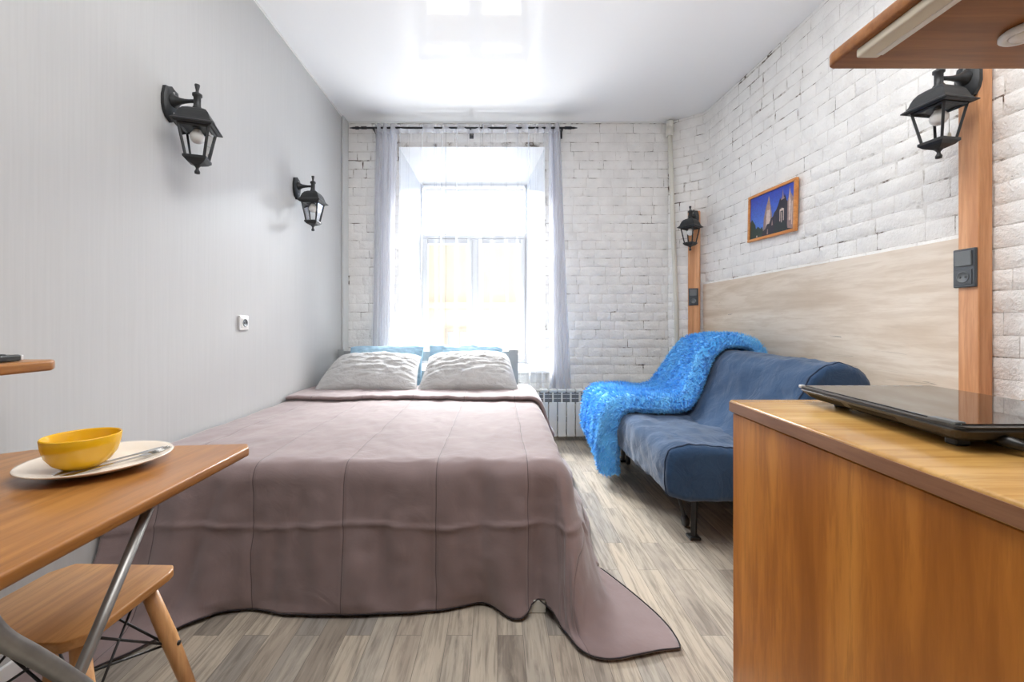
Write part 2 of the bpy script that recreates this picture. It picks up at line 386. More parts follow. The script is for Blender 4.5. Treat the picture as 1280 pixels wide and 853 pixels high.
def brick_run(bm, path, z0, z1, seed, hole=None, outward=1):
    """bricks laid along a 2-D path; path runs so that the room lies on its left * outward"""
    rnd = random.Random(seed)
    seg = []; tot = 0
    for a, b in zip(path, path[1:]):
        L = (Vector(b)-Vector(a)).length; seg.append((tot, L, Vector(a), (Vector(b)-Vector(a)).normalized())); tot += L
    def at(s):
        for st, L, a, d in seg:
            if s <= st+L+1e-6: break
        n = Vector((-d.y, d.x))*outward
        return a + d*(s-st), n
    def pt(s, z, h):
        p, n = at(max(0, min(tot, s)))
        # gentle waviness of the old wall
        h2 = h + 0.0022*noise.noise(Vector((s*9, z*9, seed))) + 0.004*noise.noise(Vector((s*1.3, z*1.3, seed)))
        q = p + n*h2; return (q.x, q.y, z)
    z = z0; row = 0
    while z < z1-0.02:
        hgt = 0.086*rnd.uniform(0.94, 1.06); zt = min(z+hgt, z1)
        s = -rnd.uniform(0.0, 0.12)
        while s < tot:
            Lb = (0.255 if row % 2 == 0 else 0.135)*rnd.uniform(0.9, 1.1)
            if rnd.random() < 0.12: Lb *= 0.6 if row % 2 == 0 else 1.8
            a0, a1 = max(s, 0), min(s+Lb, tot); s += Lb
            spans = [(a0, a1)]
            if hole and zt > hole[2] and z < hole[3]:
                spans = [(a0, min(a1, hole[0])), (max(a0, hole[1]), a1)]
            for b0, b1 in spans:
                if b1-b0 < 0.03: continue
                mg = 0.0022; pr = rnd.uniform(0.0022, 0.0055); bw = 0.010
                j = lambda: rnd.uniform(-0.0025, 0.0025)
                zz0 = z+mg; zz1 = zt-mg*0.7
                ns = max(1, int((b1-b0)/0.07))
                outer_b, outer_t, inn_b, inn_t = [], [], [], []
                for k in range(ns+1):
                    f = k/ns; so = b0+mg*0.7+(b1-b0-mg*1.4)*f; si = b0+mg+bw+(b1-b0-2*(mg+bw))*f
                    outer_b.append(bm.verts.new(pt(so, zz0+j(), 0.0))); outer_t.append(bm.verts.new(pt(so, zz1+j(), 0.0)))
                    inn_b.append(bm.verts.new(pt(si, zz0+bw+j(), pr+j()*0.4))); inn_t.append(bm.verts.new(pt(si, zz1-bw+j(), pr+j()*0.4)))
                fs = []
                for k in range(ns):
                    fs.append((inn_b[k], inn_b[k+1], inn_t[k+1], inn_t[k]))
                    fs.append((outer_b[k], outer_b[k+1], inn_b[k+1], inn_b[k]))
                    fs.append((inn_t[k], inn_t[k+1], outer_t[k+1], outer_t[k]))
                fs.append((outer_b[0], inn_b[0], inn_t[0], outer_t[0])); fs.append((inn_b[-1], outer_b[-1], outer_t[-1], inn_t[-1]))
                for f in fs:
                    q = bm.faces.new(f); q.material_index = 0; q.smooth = True
        z = zt; row += 1

# back wall with the window opening
HX0, HX1, HZ0, HZ1 = -0.946, 0.454, 0.64, 2.78
IX0, IX1, IZ1, YI = -0.85, 0.325, 2.62, 4.69
bm = bmesh.new()
for lo, hi in (((XL, YB+0.001, 0), (HX0, YB+0.004, ZC)), ((HX1, YB+0.001, 0), (1.66, YB+0.004, ZC)),
               ((HX0, YB+0.001, 0), (HX1, YB+0.004, HZ0)), ((HX0, YB+0.001, HZ1), (HX1, YB+0.004, ZC))):
    box(bm, lo, hi, mi=1)
for lo, hi in (((XL-.25, YB+.004, -.1), (HX0-.02, 4.8, ZC+.1)), ((HX1+.02, YB+.004, -.1), (2.25, 4.8, ZC+.1)),
               ((HX0-.02, YB+.004, -.1), (HX1+.02, 4.8, HZ0-.04)), ((HX0-.02, YB+.004, HZ1+.0), (HX1+.02, 4.8, ZC+.1))):
    box(bm, lo, hi, mi=2)
brick_run(bm, [(XL, YB), (1.64, YB)], 0.0, ZC, 3, hole=(HX0-XL, HX1-XL, HZ0, HZ1), outward=-1)
# splayed plastered reveals
def quad(bm, a, b, c, d, mi):
    f = bm.faces.new([bm.verts.new(p) for p in (a, b, c, d)]); f.material_index = mi
o0, o1 = YB-0.006, YI
quad(bm, (HX0, o0, HZ0), (IX0, o1, HZ0), (IX0, o1, IZ1), (HX0, o0, HZ1), 2)
quad(bm, (HX1, o0, HZ0), (HX1, o0, HZ1), (IX1, o1, IZ1), (IX1, o1, HZ0), 2)
quad(bm, (HX0, o0, HZ1), (IX0, o1, IZ1), (IX1, o1, IZ1), (HX1, o0, HZ1), 2)
me = bpy.data.meshes.new('wall_back'); bm.to_mesh(me); bm.free()
struct(link('wall_back', me, [M_BRICK, M_MORTAR, M_REVEAL]))
bm = bmesh.new()
for a, b in zip(RPATH, RPATH[1:]):
    quad(bm, (a[0], a[1], 0), (b[0], b[1], 0), (b[0], b[1], ZC), (a[0], a[1], ZC), 1)
vb = [(2.25, YR), (1.975, YR), (1.975, 2.6), (1.95, 3.3), (1.915, 3.9), (1.66, YB+0.004), (2.25, YB+0.004)]
prism(bm, vb, 0, ZC)
for f in bm.faces:
    if f.material_index == 0: f.material_index = 1
brick_run(bm, RPATH, 0.0, ZC, 11, outward=1)
me = bpy.data.meshes.new('wall_right'); bm.to_mesh(me); bm.free()
struct(link('wall_right', me, [M_BRICK, M_MORTAR]))

# window sill
bm = bmesh.new(); box(bm, (-0.93, YB-0.09, 0.615), (0.53, YB+0.0, 0.645), 0.008); box(bm, (HX0+.02, YB-0.002, 0.60), (HX1-.02, YI+0.02, 0.645), 0.004)
win = thing('window_1', 'x', 'x'); del win['label']; del win['category']; win['kind'] = 'structure'
obj('window_sill', bm, M_WPLAST, win)
# frame, mullion, transom, sashes
fr = lambda x0, x1, z0, z1, y0=YI, y1=YI+0.07, b=0.006: box(bm, (x0, y0, z0), (x1, y1, z1), b)
bm = bmesh.new()
ZT0, ZT1 = 2.02, 2.09
fr(IX0-.04, IX0+.02, .62, IZ1+.03); fr(IX1-.02, IX1+.04, .62, IZ1+.03); fr(IX0+.02, IX1-.02, IZ1-.03, IZ1+.03); fr(IX0+.02, IX1-.02, .62, .69)
fr(IX0+.02, IX1-.02, ZT0, ZT1); fr(-.29, -.21, .69, ZT0)
obj('window_frame', bm, M_WINFR, win)
for (x0, x1, zt) in ((IX0+.022, -.282, ZT0-.002), (-.218, IX1-.022, ZT0-.002)):
    bm = bmesh.new(); y0, y1 = YI-.015, YI+.05; t = .055
    fr(x0, x0+t, .69, zt, y0, y1); fr(x1-t, x1, .69, zt, y0, y1); fr(x0+t, x1-t, zt-t, zt, y0, y1); fr(x0+t, x1-t, .69, .69+t, y0, y1)
    sh = obj('window_sash', bm, M_WINFR, win)
    bm = bmesh.new(); box(bm, (x0+t, YI+.01, .69+t), (x1-t, YI+.014, zt-t)); obj('window_pane', bm, M_GLASS, sh)
bm = bmesh.new(); box(bm, (IX0+.02, YI+.03, ZT1), (IX1-.02, YI+.034, IZ1-.03)); obj('window_pane', bm, M_GLASS, win)
bm = bmesh.new(); tube(bm, [(-.20, YI-.016, 1.30), (-.20, YI-.045, 1.30), (-.20, YI-.045, 1.42)], .009, 8); obj('window_handle', bm, M_WINFR, win)

bl = thing('roller_blind', 'pale blue translucent blind drawn across the top light of the window', 'blind', (-.26, YI-.03, ZT1-.03))
bm = bmesh.new()
N = 14
for k in range(N):   # pleated cloth
    pass
Z0b, Z1b = 0.0, IZ1-ZT1-0.0
P = np.zeros((2, 2*N+1, 3))
for k in range(2*N+1):
    z = 0.02 + (Z1b-.02)*k/(2*N)
    P[:, k] = [(-.55, .006*(k % 2), z), (.55, .006*(k % 2), z)]
grid_mesh('blind_cloth', P, M_BLIND, bl, smooth=False)
for nm, z in (('bottom_rail', 0.0), ('top_rail', Z1b-.01)):
    bm = bmesh.new(); box(bm, (-.555, -.008, z), (.555, .016, z+.024), .004); obj(nm, bm, M_WPLAST, bl)

# house across the yard
hb = thing('neighbouring_building', 'cream rendered house front seen outside through the window', 'building', (0, 9.5, 0))
bm = bmesh.new(); box(bm, (-7, 0, -4), (7, .3, 4.4)); box(bm, (-7, -.12, 1.42), (7, 0, 1.56)); obj('facade_wall', bm, M_FACADE, hb)
for x in (-4.2, -2.35, -.85, .95, 2.6, 4.4):
    bm = bmesh.new(); box(bm, (x-.32, -.06, -.55), (x+.32, .02, .98)); f_ = obj('facade_window', bm, M_FACTRIM, hb)
    bm = bmesh.new()
    for sx in (-.14, .14):
        for z0, z1 in ((-.48, .3), (.36, .9)): box(bm, (x+sx-.12, -.07, z0), (x+sx+.12, -.058, z1))
    obj('facade_pane', bm, M_FACWIN, f_)
bm = bmesh.new()
box(bm, (-7, -1.6, -.30), (7, 0, -.2)); obj('snowy_ledge', bm, M_WPAINT, hb)

# ------------------------------------------------------------------ curtain and rods
rod = thing('curtain_rod', 'dark double metal curtain rod under the ceiling above the window', 'curtain rod', (0, 3.97, 2.915))
bm = bmesh.new(); tube(bm, [(-1.30, 0, 0), (.66, 0, 0)], .009, 12); obj('back_rod', bm, M_ROD, rod, True)
bm = bmesh.new(); tube(bm, [(-1.21, -.05, -.022), (.62, -.05, -.022)], .009, 12); obj('front_rod', bm, M_ROD, rod, True)
for x0, d, y, z in ((-1.30, -1, 0, 0), (.66, 1, 0, 0), (-1.21, -1, -.05, -.022), (.62, 1, -.05, -.022)):
    bm = bmesh.new(); lathe(bm, [(0.0, 0), (.014, .0), (.014, .03), (.010, .034), (.010, .05), (.003, .085), (0, .09)] if y == 0 else [(0, 0), (.013, 0), (.013, .05), (0, .052)], 12, ax='X')
    o = obj('finial', bm, M_ROD, rod, True); o.location = (x0, y, z); o.scale = (d, 1, 1)
for x in (-1.15, -.25, .60):
    bm = bmesh.new(); box(bm, (x-.008, -.06, -.035), (x+.008, .098, -.023), .002); box(bm, (x-.02, .09, -.06), (x+.02, .10, .02), .004); box(bm, (x-.008, -.012, -.03), (x+.008, .012, -.008))
    obj('bracket', bm, M_ROD, rod)

cur = thing('sheer_curtain', 'long white sheer voile curtain hanging over the bright window', 'curtain', (0, 3.92, 0))
# fold map: rows in z, columns over s in 0..1
def curtain_x(s, z):
    top = np.interp(s, [0, .16, .30, .70, .86, 1], [-1.135, -.93, -.60, .18, .46, .575])
    bot = np.interp(s, [0, .16, .30, .70, .86, 1], [-1.19, -.94, -.62, .20, .44, .70])
    f = (2.90-z)/2.72
    return top*(1-f)+bot*f
NC, NR = 620, 50
zs = np.concatenate([np.linspace(2.925, 2.80, 8), np.linspace(2.78, .225, NR-8)])
PINCH = [(.20, .03), (.255, .04), (.315, .035), (.345, .03), (.41, .04), (.47, .025), (.53, .04), (.575, .03), (.65, .035), (.70, .03), (.765, .04), (.81, .03)]
def curtain_pt(s, z):
    f = (2.90-z)/2.72
    dens = 26*PI
    edge = 1.0 if (s < .17 or s > .84) else .5
    ph = s*dens*.8 + 1.6*math.sin(s*17) + .8*noise.noise(Vector((s*6, z*.5, 1)))
    amp = (.022 + .014*noise.noise(Vector((s*11, 3, z*.3))))*edge
    if s < .17 or s > .84: ph *= 1.7; amp *= 1.3
    y_ = sum(.45*a_*math.exp(-((s-s_-.004*math.sin(z*1.7+s_*40))/.0048)**2) for s_, a_ in PINCH)
    return (curtain_x(s, z) + .006*math.sin(ph*1.0+1.1), amp*math.sin(ph) + y_ + .01*noise.noise(Vector((s*5, z, 9))), z)
def curtain_part(name, zz, mt, off=0.0):
    P = np.zeros((len(zz), NC, 3))
    for i, z in enumerate(zz):
        for j in range(NC):
            x, y, q = curtain_pt(j/(NC-1), z); P[i, j] = (x, y+off, q)
    return grid_mesh(name, P, mt, cur)
curtain_part('voile_cloth', zs, M_SHEER)
def side_bundle(s0, s1):
    zz = np.linspace(2.90, .23, 50); P = np.zeros((50, 160, 3))
    for i, z in enumerate(zz):
        for j in range(160):
            x, y, q = curtain_pt(s0+(s1-s0)*j/159, z); P[i, j] = (x+.008*math.sin(j*.5+z), y+.022+.012*math.sin(j*.42+.6*z), q)
    return grid_mesh('gathered_folds', P, M_SHEER2, cur)
side_bundle(0.0, .15); side_bundle(.88, 1.0)
curtain_part('heading_band', np.linspace(2.925, 2.845, 6), M_SHEER2, -.004)
curtain_part('bottom_hem', np.linspace(.225, .178, 3), M_SHEER2)
bm = bmesh.new(); tube(bm, [(-.475+.004*math.sin(z*9)+.006*noise.noise(Vector((z*2, 0, 0))), -.03, z) for z in np.linspace(.75, 2.86, 60)], .0016, 5); obj('seam', bm, M_SOCK, cur)

# ------------------------------------------------------------------ heating pipe + radiator
hp = thing('heating_pipe', 'cream painted vertical heating pipe in the far brick corner', 'pipe', (1.665, 4.02, 0))
bm = bmesh.new(); tube(bm, [(.045, 0, 0.0), (.03, 0, 1.2), (-.01, 0, 2.2), (-.035, 0, 3.0)], .021, 16); obj('pipe_body', bm, M_PIPE, hp, True)
bm = bmesh.new(); lathe(bm, [(.0, 2.86), (.034, 2.865), (.036, 2.90), (.036, 2.93), (.03, 2.935), (.03, 2.975), (.034, 2.98), (.034, 3.0), (0, 3.005)], 16, (-.033, 0, 0)); obj('pipe_coupling', bm, M_PIPE, hp, True)
rd = thing('radiator', 'white sectional radiator with a tiled grille strip beneath the window', 'radiator', (0.385, 3.93, 0.045))
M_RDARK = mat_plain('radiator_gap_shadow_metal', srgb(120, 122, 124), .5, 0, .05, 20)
for k in range(13):
    x = k*.082
    bm = bmesh.new()
    box(bm, (x+.004, -.045, 0.0), (x+.078, -.036, .315), .004); box(bm, (x+.033, -.04, .0), (x+.049, .04, .43), .003)
    box(bm, (x+.006, -.035, .40), (x+.076, .04, .432), .006)
    box(bm, (x+.006, -.035, .01), (x+.076, .04, .05), .006)
    box(bm, (x+.004, -.045, .412), (x+.078, -.03, .432), .004)
    for q in range(1, 3): box(bm, (x+.002, -.043, .315+q*.037-.004), (x+.080, -.038, .315+q*.037+.0), .001)
    box(bm, (x+.038, -.044, .31), (x+.044, -.036, .42), .001)
    s_ = obj('radiator_section', bm, M_WPAINT, rd)
bm = bmesh.new()
box(bm, (.0, -.030, .30), (1.066, -.026, .412)); obj('gap_shade_panel', bm, M_RDARK, rd)  # grey sheet, its colour stands in for shade between the grille bars
for x in (.12, .92):
    bm = bmesh.new(); tube(bm, [(x, .01, -.045), (x, .01, .02)], .012, 10); obj('foot', bm, M_WPAINT, rd)
bm = bmesh.new(); tube(bm, [(-.30, .02, .415), (.01, .02, .415)], .013, 12); obj('supply_pipe', bm, M_WPAINT, rd, True)
for z in (.415, .03):
    bm = bmesh.new(); tube(bm, [(1.06, .02, z), (1.27, .04, z)], .013, 12); obj('supply_pipe', bm, M_WPAINT, rd, True)

# ------------------------------------------------------------------ bed
bed = thing('bed', 'double bed with grey slatted headboard along the pale left wall', 'bed', (0, 0, 0))
BX0, BX1 = -1.435, .185
bm = bmesh.new()
for x0, x1 in ((BX0, BX0+.05), (BX1-.085, BX1)):
    bm = bmesh.new(); box(bm, (x0, 3.80, 0), (x1, 3.835, .85), .003); obj('headboard_post', bm, M_HEAD, bed)
for z0, z1 in ((.745, .835), (.56, .66), (.36, .47)):
    bm = bmesh.new(); box(bm, (BX0+.05, 3.805, z0), (BX1-.085, 3.83, z1), .003); obj('headboard_slat', bm, M_HEAD, bed)
bm = bmesh.new(); box(bm, (BX0+.01, 1.665, .15), (BX1-.01, 3.80, .30), .004); obj('bed_frame', bm, M_HEAD, bed)
for x in (-1.35, .145):
    for y in (1.665, 3.70):
        bm = bmesh.new(); box(bm, (x-.035, y-.085 if y < 2 else y-.03, 0), (x+.035, y+.03, .048 if y < 2 else .15), .004)
        if y < 2: box(bm, (x-.03, y, .046), (x+.03, y+.03, .15), .002); obj('leg', bm, M_PIPE, bed)
bm = bmesh.new(); box(bm, (BX0+.005, 1.68, .30), (BX1-.005, 3.785, .535), .05, 4); obj('mattress', bm, M_MATT, bed, True)

sp = thing('bedspread', 'mauve taupe quilted bedspread covering the bed and trailing onto the floor', 'bedspread', (0, 0, 0))
ZT = .555; EX, EY, BY, WX = .22, 1.66, 3.40, -1.438
def topz(x, y):
    return ZT + .006*fbm((x, y, 0), 2.2, 3) + .003*fbm((x*2, y, 4), 6, 2)
def path_pts(E, G, H, zg, Rr=.07, nseg=None, M=40):
    E, G, H = Vector(E), Vector(G), Vector(H); d = G-E; L = max(d.length, 1e-4); n = d/L
    zt = topz(E.x, E.y); pts = []
    Rr = min(Rr, L*.95)
    for k in range(9):
        a = PI/2*k/8*0.93; pts.append(Vector((E.x+n.x*Rr*math.sin(a), E.y+n.y*Rr*math.sin(a), zt-Rr*(1-math.cos(a)))))
    # slightly concave fall
    p0 = pts[-1]
    for k in range(1, 9):
        f = k/8; g = f**1.15
        pts.append(Vector((p0.x+(G.x-p0.x)*g, p0.y+(G.y-p0.y)*g, p0.z+(zg-p0.z)*f)))
    if (H-G).length > .01:
        for k in range(1, 7):
            f = k/6; q = G+(H-G)*f; pts.append(Vector((q.x, q.y, zg + .012*math.sin(PI*f)+0.0)))
        P2 = pts  # soften the bend at the floor
        for _ in range(4): P2 = [P2[0]]+[(P2[i-1]+P2[i]*2+P2[i+1])/4 for i in range(1, len(P2)-1)]+[P2[-1]]
        pts = P2
    A = np.array(pts); s = np.concatenate([[0], np.cumsum(np.linalg.norm(np.diff(A, axis=0), axis=1))])
    t = np.linspace(0, s[-1], M+1)
    return np.stack([np.interp(t, s, A[:, c]) for c in range(3)], 1), s[-1]
# front hem control: x, ground point y, hem point (x, y), z
FX = [-1.438, -1.30, -1.20, -1.12, -1.02, -.92, -.80, -.66, -.50, -.35, -.22, -.11, -.06, -.01, .05, .10, .135, .185, .21, .22]
FG = [1.42, 1.45, 1.50, 1.53, 1.575, 1.59, 1.555, 1.55, 1.555, 1.56, 1.575, 1.61, 1.63, 1.60, 1.53, 1.53, 1.545, 1.545, 1.51, 1.50]
FH = [1.20, 1.25, 1.37, 1.49, 1.575, 1.59, 1.555, 1.55, 1.555, 1.56, 1.575, 1.61, 1.63, 1.60, 1.53, 1.53, 1.545, 1.545, 1.51, 1.50]
FZ = [.012, .012, .012, .012, .014, .012, .012, .014, .015, .014, .012, .012, .014, .012, .010, .012, .050, .050, .018, .014]
# corner fan (angle: 90 = front, 0 = side)
CA = [0, 8, 20, 33, 41, 45, 50, 58, 70, 80, 90]
CG = [(.445, 1.88), (.43, 1.79), (.40, 1.68), (.37, 1.56), (.35, 1.50), (.335, 1.47), (.31, 1.44), (.28, 1.43), (.255, 1.45), (.24, 1.48), (.22, 1.50)]
CH = [(.445, 1.88), (.50, 1.77), (.56, 1.64), (.607, 1.515), (.612, 1.44), (.606, 1.395), (.53, 1.392), (.43, 1.352), (.29, 1.345), (.25, 1.43), (.22, 1.50)]
# side hem: y of edge -> (x, y)
SY = [1.66, 1.95, 2.3, 2.7, 3.1, 3.40]; SHX = [.445, .475, .49, .50, .50, .49]; SHY = [1.88, 2.08, 2.38, 2.75, 3.12, 3.40]
NX, NY, MM = 150, 130, 60
ROWS, COLS = NY+MM+1, NX+MM+1
P = np.zeros((ROWS, COLS, 3)); UV = np.zeros((ROWS, COLS, 2))
xs_t = np.linspace(WX, EX, NX+1); ys_t = np.linspace(BY, EY, NY+1)
for j in range(NY+1):
    for i in range(NX+1):
        P[j, i] = (xs_t[i], ys_t[j], topz(xs_t[i], ys_t[j])); UV[j, i] = (xs_t[i], ys_t[j])
for i in range(NX+1):
    x = xs_t[i]; ww = .022 if x < .17 else max(.001, (.22-x)*.7); gy, hy, gz = sinterp(x, FX, FG, ww), sinterp(x, FX, FH, ww), sinterp(x, FX, FZ, ww)
    q, L = path_pts((x, EY), (x, gy), (x+.0, hy), gz, M=MM)
    for k in range(MM+1):
        P[NY+k, i] = q[k]; UV[NY+k, i] = (x, EY-L*k/MM)
for j in range(NY+1):
    y = ys_t[j]; hx, hy = interp(y, SY, SHX), interp(y, SY, SHY)
    hx += .012*math.sin(y*9)
    q, L = path_pts((EX, y), (hx, hy), (hx, hy), .012, M=MM)
    for k in range(MM+1):
        P[j, NX+k] = q[k]; UV[j, NX+k] = (EX+L*k/MM, y)
fan = {}
def fan_path(phi):
    key = round(phi, 3)
    if key not in fan:
        wv = min(6, phi, 90-phi); wh = min(wv, 1+abs(phi-45)*.6)
        g = (sinterp(phi, CA, [c[0] for c in CG], wv), sinterp(phi, CA, [c[1] for c in CG], wv)); h = (sinterp(phi, CA, [c[0] for c in CH], wh), sinterp(phi, CA, [c[1] for c in CH], wh))
        fan[key] = path_pts((EX, EY), g, h, .012, M=MM)
    return fan[key]
for b in range(1, MM+1):
    for a in range(1, MM+1):
        r = max(a, b); phi = 45*b/a if a >= b else 90-45*a/b
        q, L = fan_path(phi); P[NY+b, NX+a] = q[r]; UV[NY+b, NX+a] = (EX+.56*a/MM, EY-.56*b/MM)
# smooth drape bends, keep borders
for _ in range(5):
    Q = P.copy(); Q[1:-1, 1:-1] = (P[:-2, 1:-1]+P[2:, 1:-1]+P[1:-1, :-2]+P[1:-1, 2:]+2*P[1:-1, 1:-1])/6
    m_ = np.zeros((ROWS, COLS, 1)); m_[NY-8:, :] = 1; m_[:, NX-8:] = 1; P = P*(1-m_)+Q*m_
# folds and wrinkles along the surface normal
du = np.gradient(P, axis=1); dv = np.gradient(P, axis=0); Nn = np.cross(du, dv); Nn /= (np.linalg.norm(Nn, axis=2, keepdims=True)+1e-9)
cy = P[:60, :60].mean(axis=(0, 1))
if Nn[40, 60, 2] < 0: Nn = -Nn
for j in range(ROWS):
    for i in range(COLS):
        x, y, z = P[j, i]
        u, v = UV[j, i]
        if z < ZT-.03 or j > NY or i > NX:
            fall = min(1, max(0, (ZT-z)/.35)); near = min(1, max(0, z/.05))
            d = .030*fall*near*fbm((u*4.2, v*.9, 2), 1.0, 3)
            if i <= NX:
                d += .010*fall*near*math.sin(u*13+1.5*v)
                d += -.028*math.exp(-((u-.155-.04*(z-.3))/.035)**2)*fall*near
                d += -.030*math.exp(-((u+1.08+.25*(.4-z))/.035)**2)*fall*near + .022*math.exp(-((u+1.19+.1*(.4-z))/.05)**2)*fall*near
            d += .008*math.exp(-((z-.325-.01*math.sin(u*9))/.007)**2)*(.5+.5*noise.noise(Vector((u*8, 0, 0))))*2*(1 if j > NY else .6)
            d += .004*fbm((u, v, 7), 9, 2)*near
            P[j, i] += Nn[j, i]*d
        else:
            P[j, i, 2] += .003*fbm((u*1.5, v*.8, 6), 7, 3)
P[:, :, 2] = np.maximum(P[:, :, 2], .009)
P[:, 0, 0] = np.maximum(P[:, 0, 0], WX)
P[:, :, 0] = np.maximum(P[:, :, 0], WX)
o = grid_mesh('spread_cloth', P, M_SPREAD, sp, UV)
sd = o.modifiers.new('thickness', 'SOLIDIFY'); sd.thickness = .005; sd.offset = 1 if Nn[40, 60, 2] > 0 else -1
hem = [tuple(p) for p in P[-1, ::2]] + [tuple(p) for p in P[::-2, -1] if p[1] < 1.86][1:]
bm = bmesh.new(); tube(bm, [(a, b, c+.001) for a, b, c in hem], .0026, 6); obj('dark_piping', bm, M_DARKSEAM, sp, True)
# turned back double layer at the pillow end
ji = [j for j in range(NY+1) if 2.90 <= ys_t[j] <= 3.40]
cols = list(range(0, NX+30))
rows = []
D = .034
top = P[ji][:, cols] + Nn[ji][:, cols]*D
for k in range(len(cols)): top[:, k, 2] += .006*fbm((top[0, k, 0]*3, 0, 1), 1.5, 2)
roll = []
last = top[-1]; nl = Nn[ji[-1]][cols]
for k in range(1, 9):
    a = PI*k/8
    wob = np.array([.012*fbm((p[0]*2.5, 0, 5), 1.5, 2) for p in last])[:, None]
    roll.append(last + np.array([0, -1, 0])*(D/2*math.sin(a)*1.5) - nl*(D/2*(1-math.cos(a))*.9) + np.array([0, 1, 0])*wob)
wob = np.array([.012*fbm((p[0]*2.5, 0, 5), 1.5, 2) for p in last])[:, None]
for k in range(len(ji)): top[k] += np.array([0, 1, 0])*wob*max(0, (k-len(ji)+8)/8)
PF = np.concatenate([top, np.array(roll)], 0); UVF = np.zeros(PF.shape[:2]+(2,)); UVF[..., 0] = UV[0, cols, 0][None, :]; UVF[..., 1] = PF[..., 1]
PF[..., 0] = np.maximum(PF[..., 0], WX)
o = grid_mesh('turned_back_fold', PF, M_SPREAD, sp, UVF)

# ------------------------------------------------------------------ pillows
def pillow(name, label, group, mt, loc, tilt, wdt, hgt, thk, seed, yaw=0, roll=0, cl=.0, cr=.0):
    n1, n2 = 72, 52; rows = []
    V = []; Fc = []
    for side in (1, -1):
        base = len(V)
        for i in range(n1+1):
            for j in range(n2+1):
                u = -1+2*i/n1; v = -1+2*j/n2
                pin = 1-.10*(abs(v)**4)*(1-abs(u)**2)*0 - .07*(1-abs(v)**2)*abs(u)**6*0
                x = u*wdt/2*(1-.05*(1-v*v)*abs(u)**3); y = v*hgt/2*(1-.06*(1-u*u)*abs(v)**3)
                c_ = cl if u < 0 else cr
                k_ = ((v+1)/2)**2*abs(u)**3
                x *= 1-c_*k_; y -= hgt*c_*1.1*k_*abs(u)**2
                y += hgt*.02*noise.noise(Vector((u*2.2, seed, 0)))*max(0, v)
                t = (max(0, 1-abs(u)**2.4))**.5*(max(0, 1-abs(v)**2.2))**.5
                wr = 0
                if 0 < i < n1 and 0 < j < n2:
                    a = math.atan2(v, u)
                    e = max(abs(u), abs(v))
                    wr = .012*fbm((u*1.8+seed, v*4+side, seed), 1.6, 4)*t + .010*math.sin(a*24+seed+3*noise.noise(Vector((u*3, v*3, seed))))*t*e**3*(.5+noise.noise(Vector((a*2, seed, 1))))
                z = side*(thk/2*t + wr)
                V.append((x, y, z))
        for i in range(n1):
            for j in range(n2):
                q = (base+i*(n2+1)+j, base+(i+1)*(n2+1)+j, base+(i+1)*(n2+1)+j+1, base+i*(n2+1)+j+1)
                Fc.append(q if side == 1 else q[::-1])
    bm = bmesh.new(); vs = [bm.verts.new(v) for v in V]
    for f in Fc: bm.faces.new([vs[k] for k in f])
    bmesh.ops.remove_doubles(bm, verts=bm.verts, dist=.0006)
    o = obj(name, bm, mt, None, True)
    o.rotation_euler = (tilt, roll, yaw); o.location = loc
    tag(o, label, 'pillow', group); return o
pillow('pillow', 'grey crinkled pillow leaning at the left, beside the wall', None, M_PGREY, (-1.00, 3.375, .695), math.radians(33), .78, .46, .20, 1.3, .02, .0, .20, .06)
pillow('pillow', 'grey crinkled pillow leaning at the right side of the headboard', None, M_PGREY, (-.225, 3.375, .70), math.radians(33), .77, .47, .21, 5.1, -.03, -.02, .08, .17)
pillow('pillow', 'light blue pillow standing behind the left grey pillow', None, M_PBLUE, (-.975, 3.67, .70), math.radians(68), .68, .42, .14, 9.2, .0, 0, .06, .04)
pillow('pillow', 'light blue pillow standing behind the right grey pillow', None, M_PBLUE, (-.27, 3.67, .705), math.radians(68), .68, .42, .14, 12.6, .0, 0, .03, .08)

# ------------------------------------------------------------------ sofa
sofa = thing('sofa_bed', 'low folding sofa bed in a dark blue denim cover along the right wall', 'sofa', (0, 0, 0))
SY0, SY1 = 1.97, 3.50
def loft(name, prof, y0, y1, ny, er, mt, parent, seed, amp=.008, sag=None):
    prof = [Vector(p) for p in prof]
    for _ in range(2):   # chaikin
        q = []
        for a, b in zip(prof, prof[1:]+prof[:1]): q += [a*.75+b*.25, a*.25+b*.75]
        prof = q
    n = len(prof); cx = sum((p for p in prof), Vector((0, 0)))/n
    ys = [0, .03, .1, .25, .45, .7, 1]
    st = [(y0+er*(1-math.cos(PI/2*t)) if False else y0+er*t, math.sqrt(max(0, 1-(1-t)**2))) for t in ys]
    st = [(y, .0+s) for y, s in st]
    mid = [(y0+er+(y1-y0-2*er)*k/ny, 1) for k in range(1, ny)]
    stations = st + mid + [(y1-(y-y0), s) for y, s in st[::-1]]
    nrm = []
    for k in range(n):
        t = (prof[(k+1) % n]-prof[k-1]).normalized(); nrm.append(Vector((t.y, -t.x)))
    if sum((prof[k]-cx).dot(nrm[k]) for k in range(n)) < 0: nrm = [-v for v in nrm]
    P = np.zeros((len(stations), n, 3))
    for a, (y, s) in enumerate(stations):
        for k in range(n):
            p = prof[k] - nrm[k]*er*(1-s)
            d = amp*fbm((p.x*1.2, y*1.5, p.y*1.2+seed), 3.5, 4)
            p = p + nrm[k]*d
            z = p.y + (sag(p.x, y, p.y) if sag else 0)
            P[a, k] = (p.x, y, z)
    bm = bmesh.new(); V = [[bm.verts.new(P[a, k]) for k in range(n)] for a in range(len(stations))]
    for a in range(len(stations)-1):
        for k in range(n): bm.faces.new((V[a][k], V[a][(k+1) % n], V[a+1][(k+1) % n], V[a+1][k]))
    bm.faces.new(V[0][::-1]); bm.faces.new(V[-1])
    return obj(name, bm, mt, parent, True), P, stations
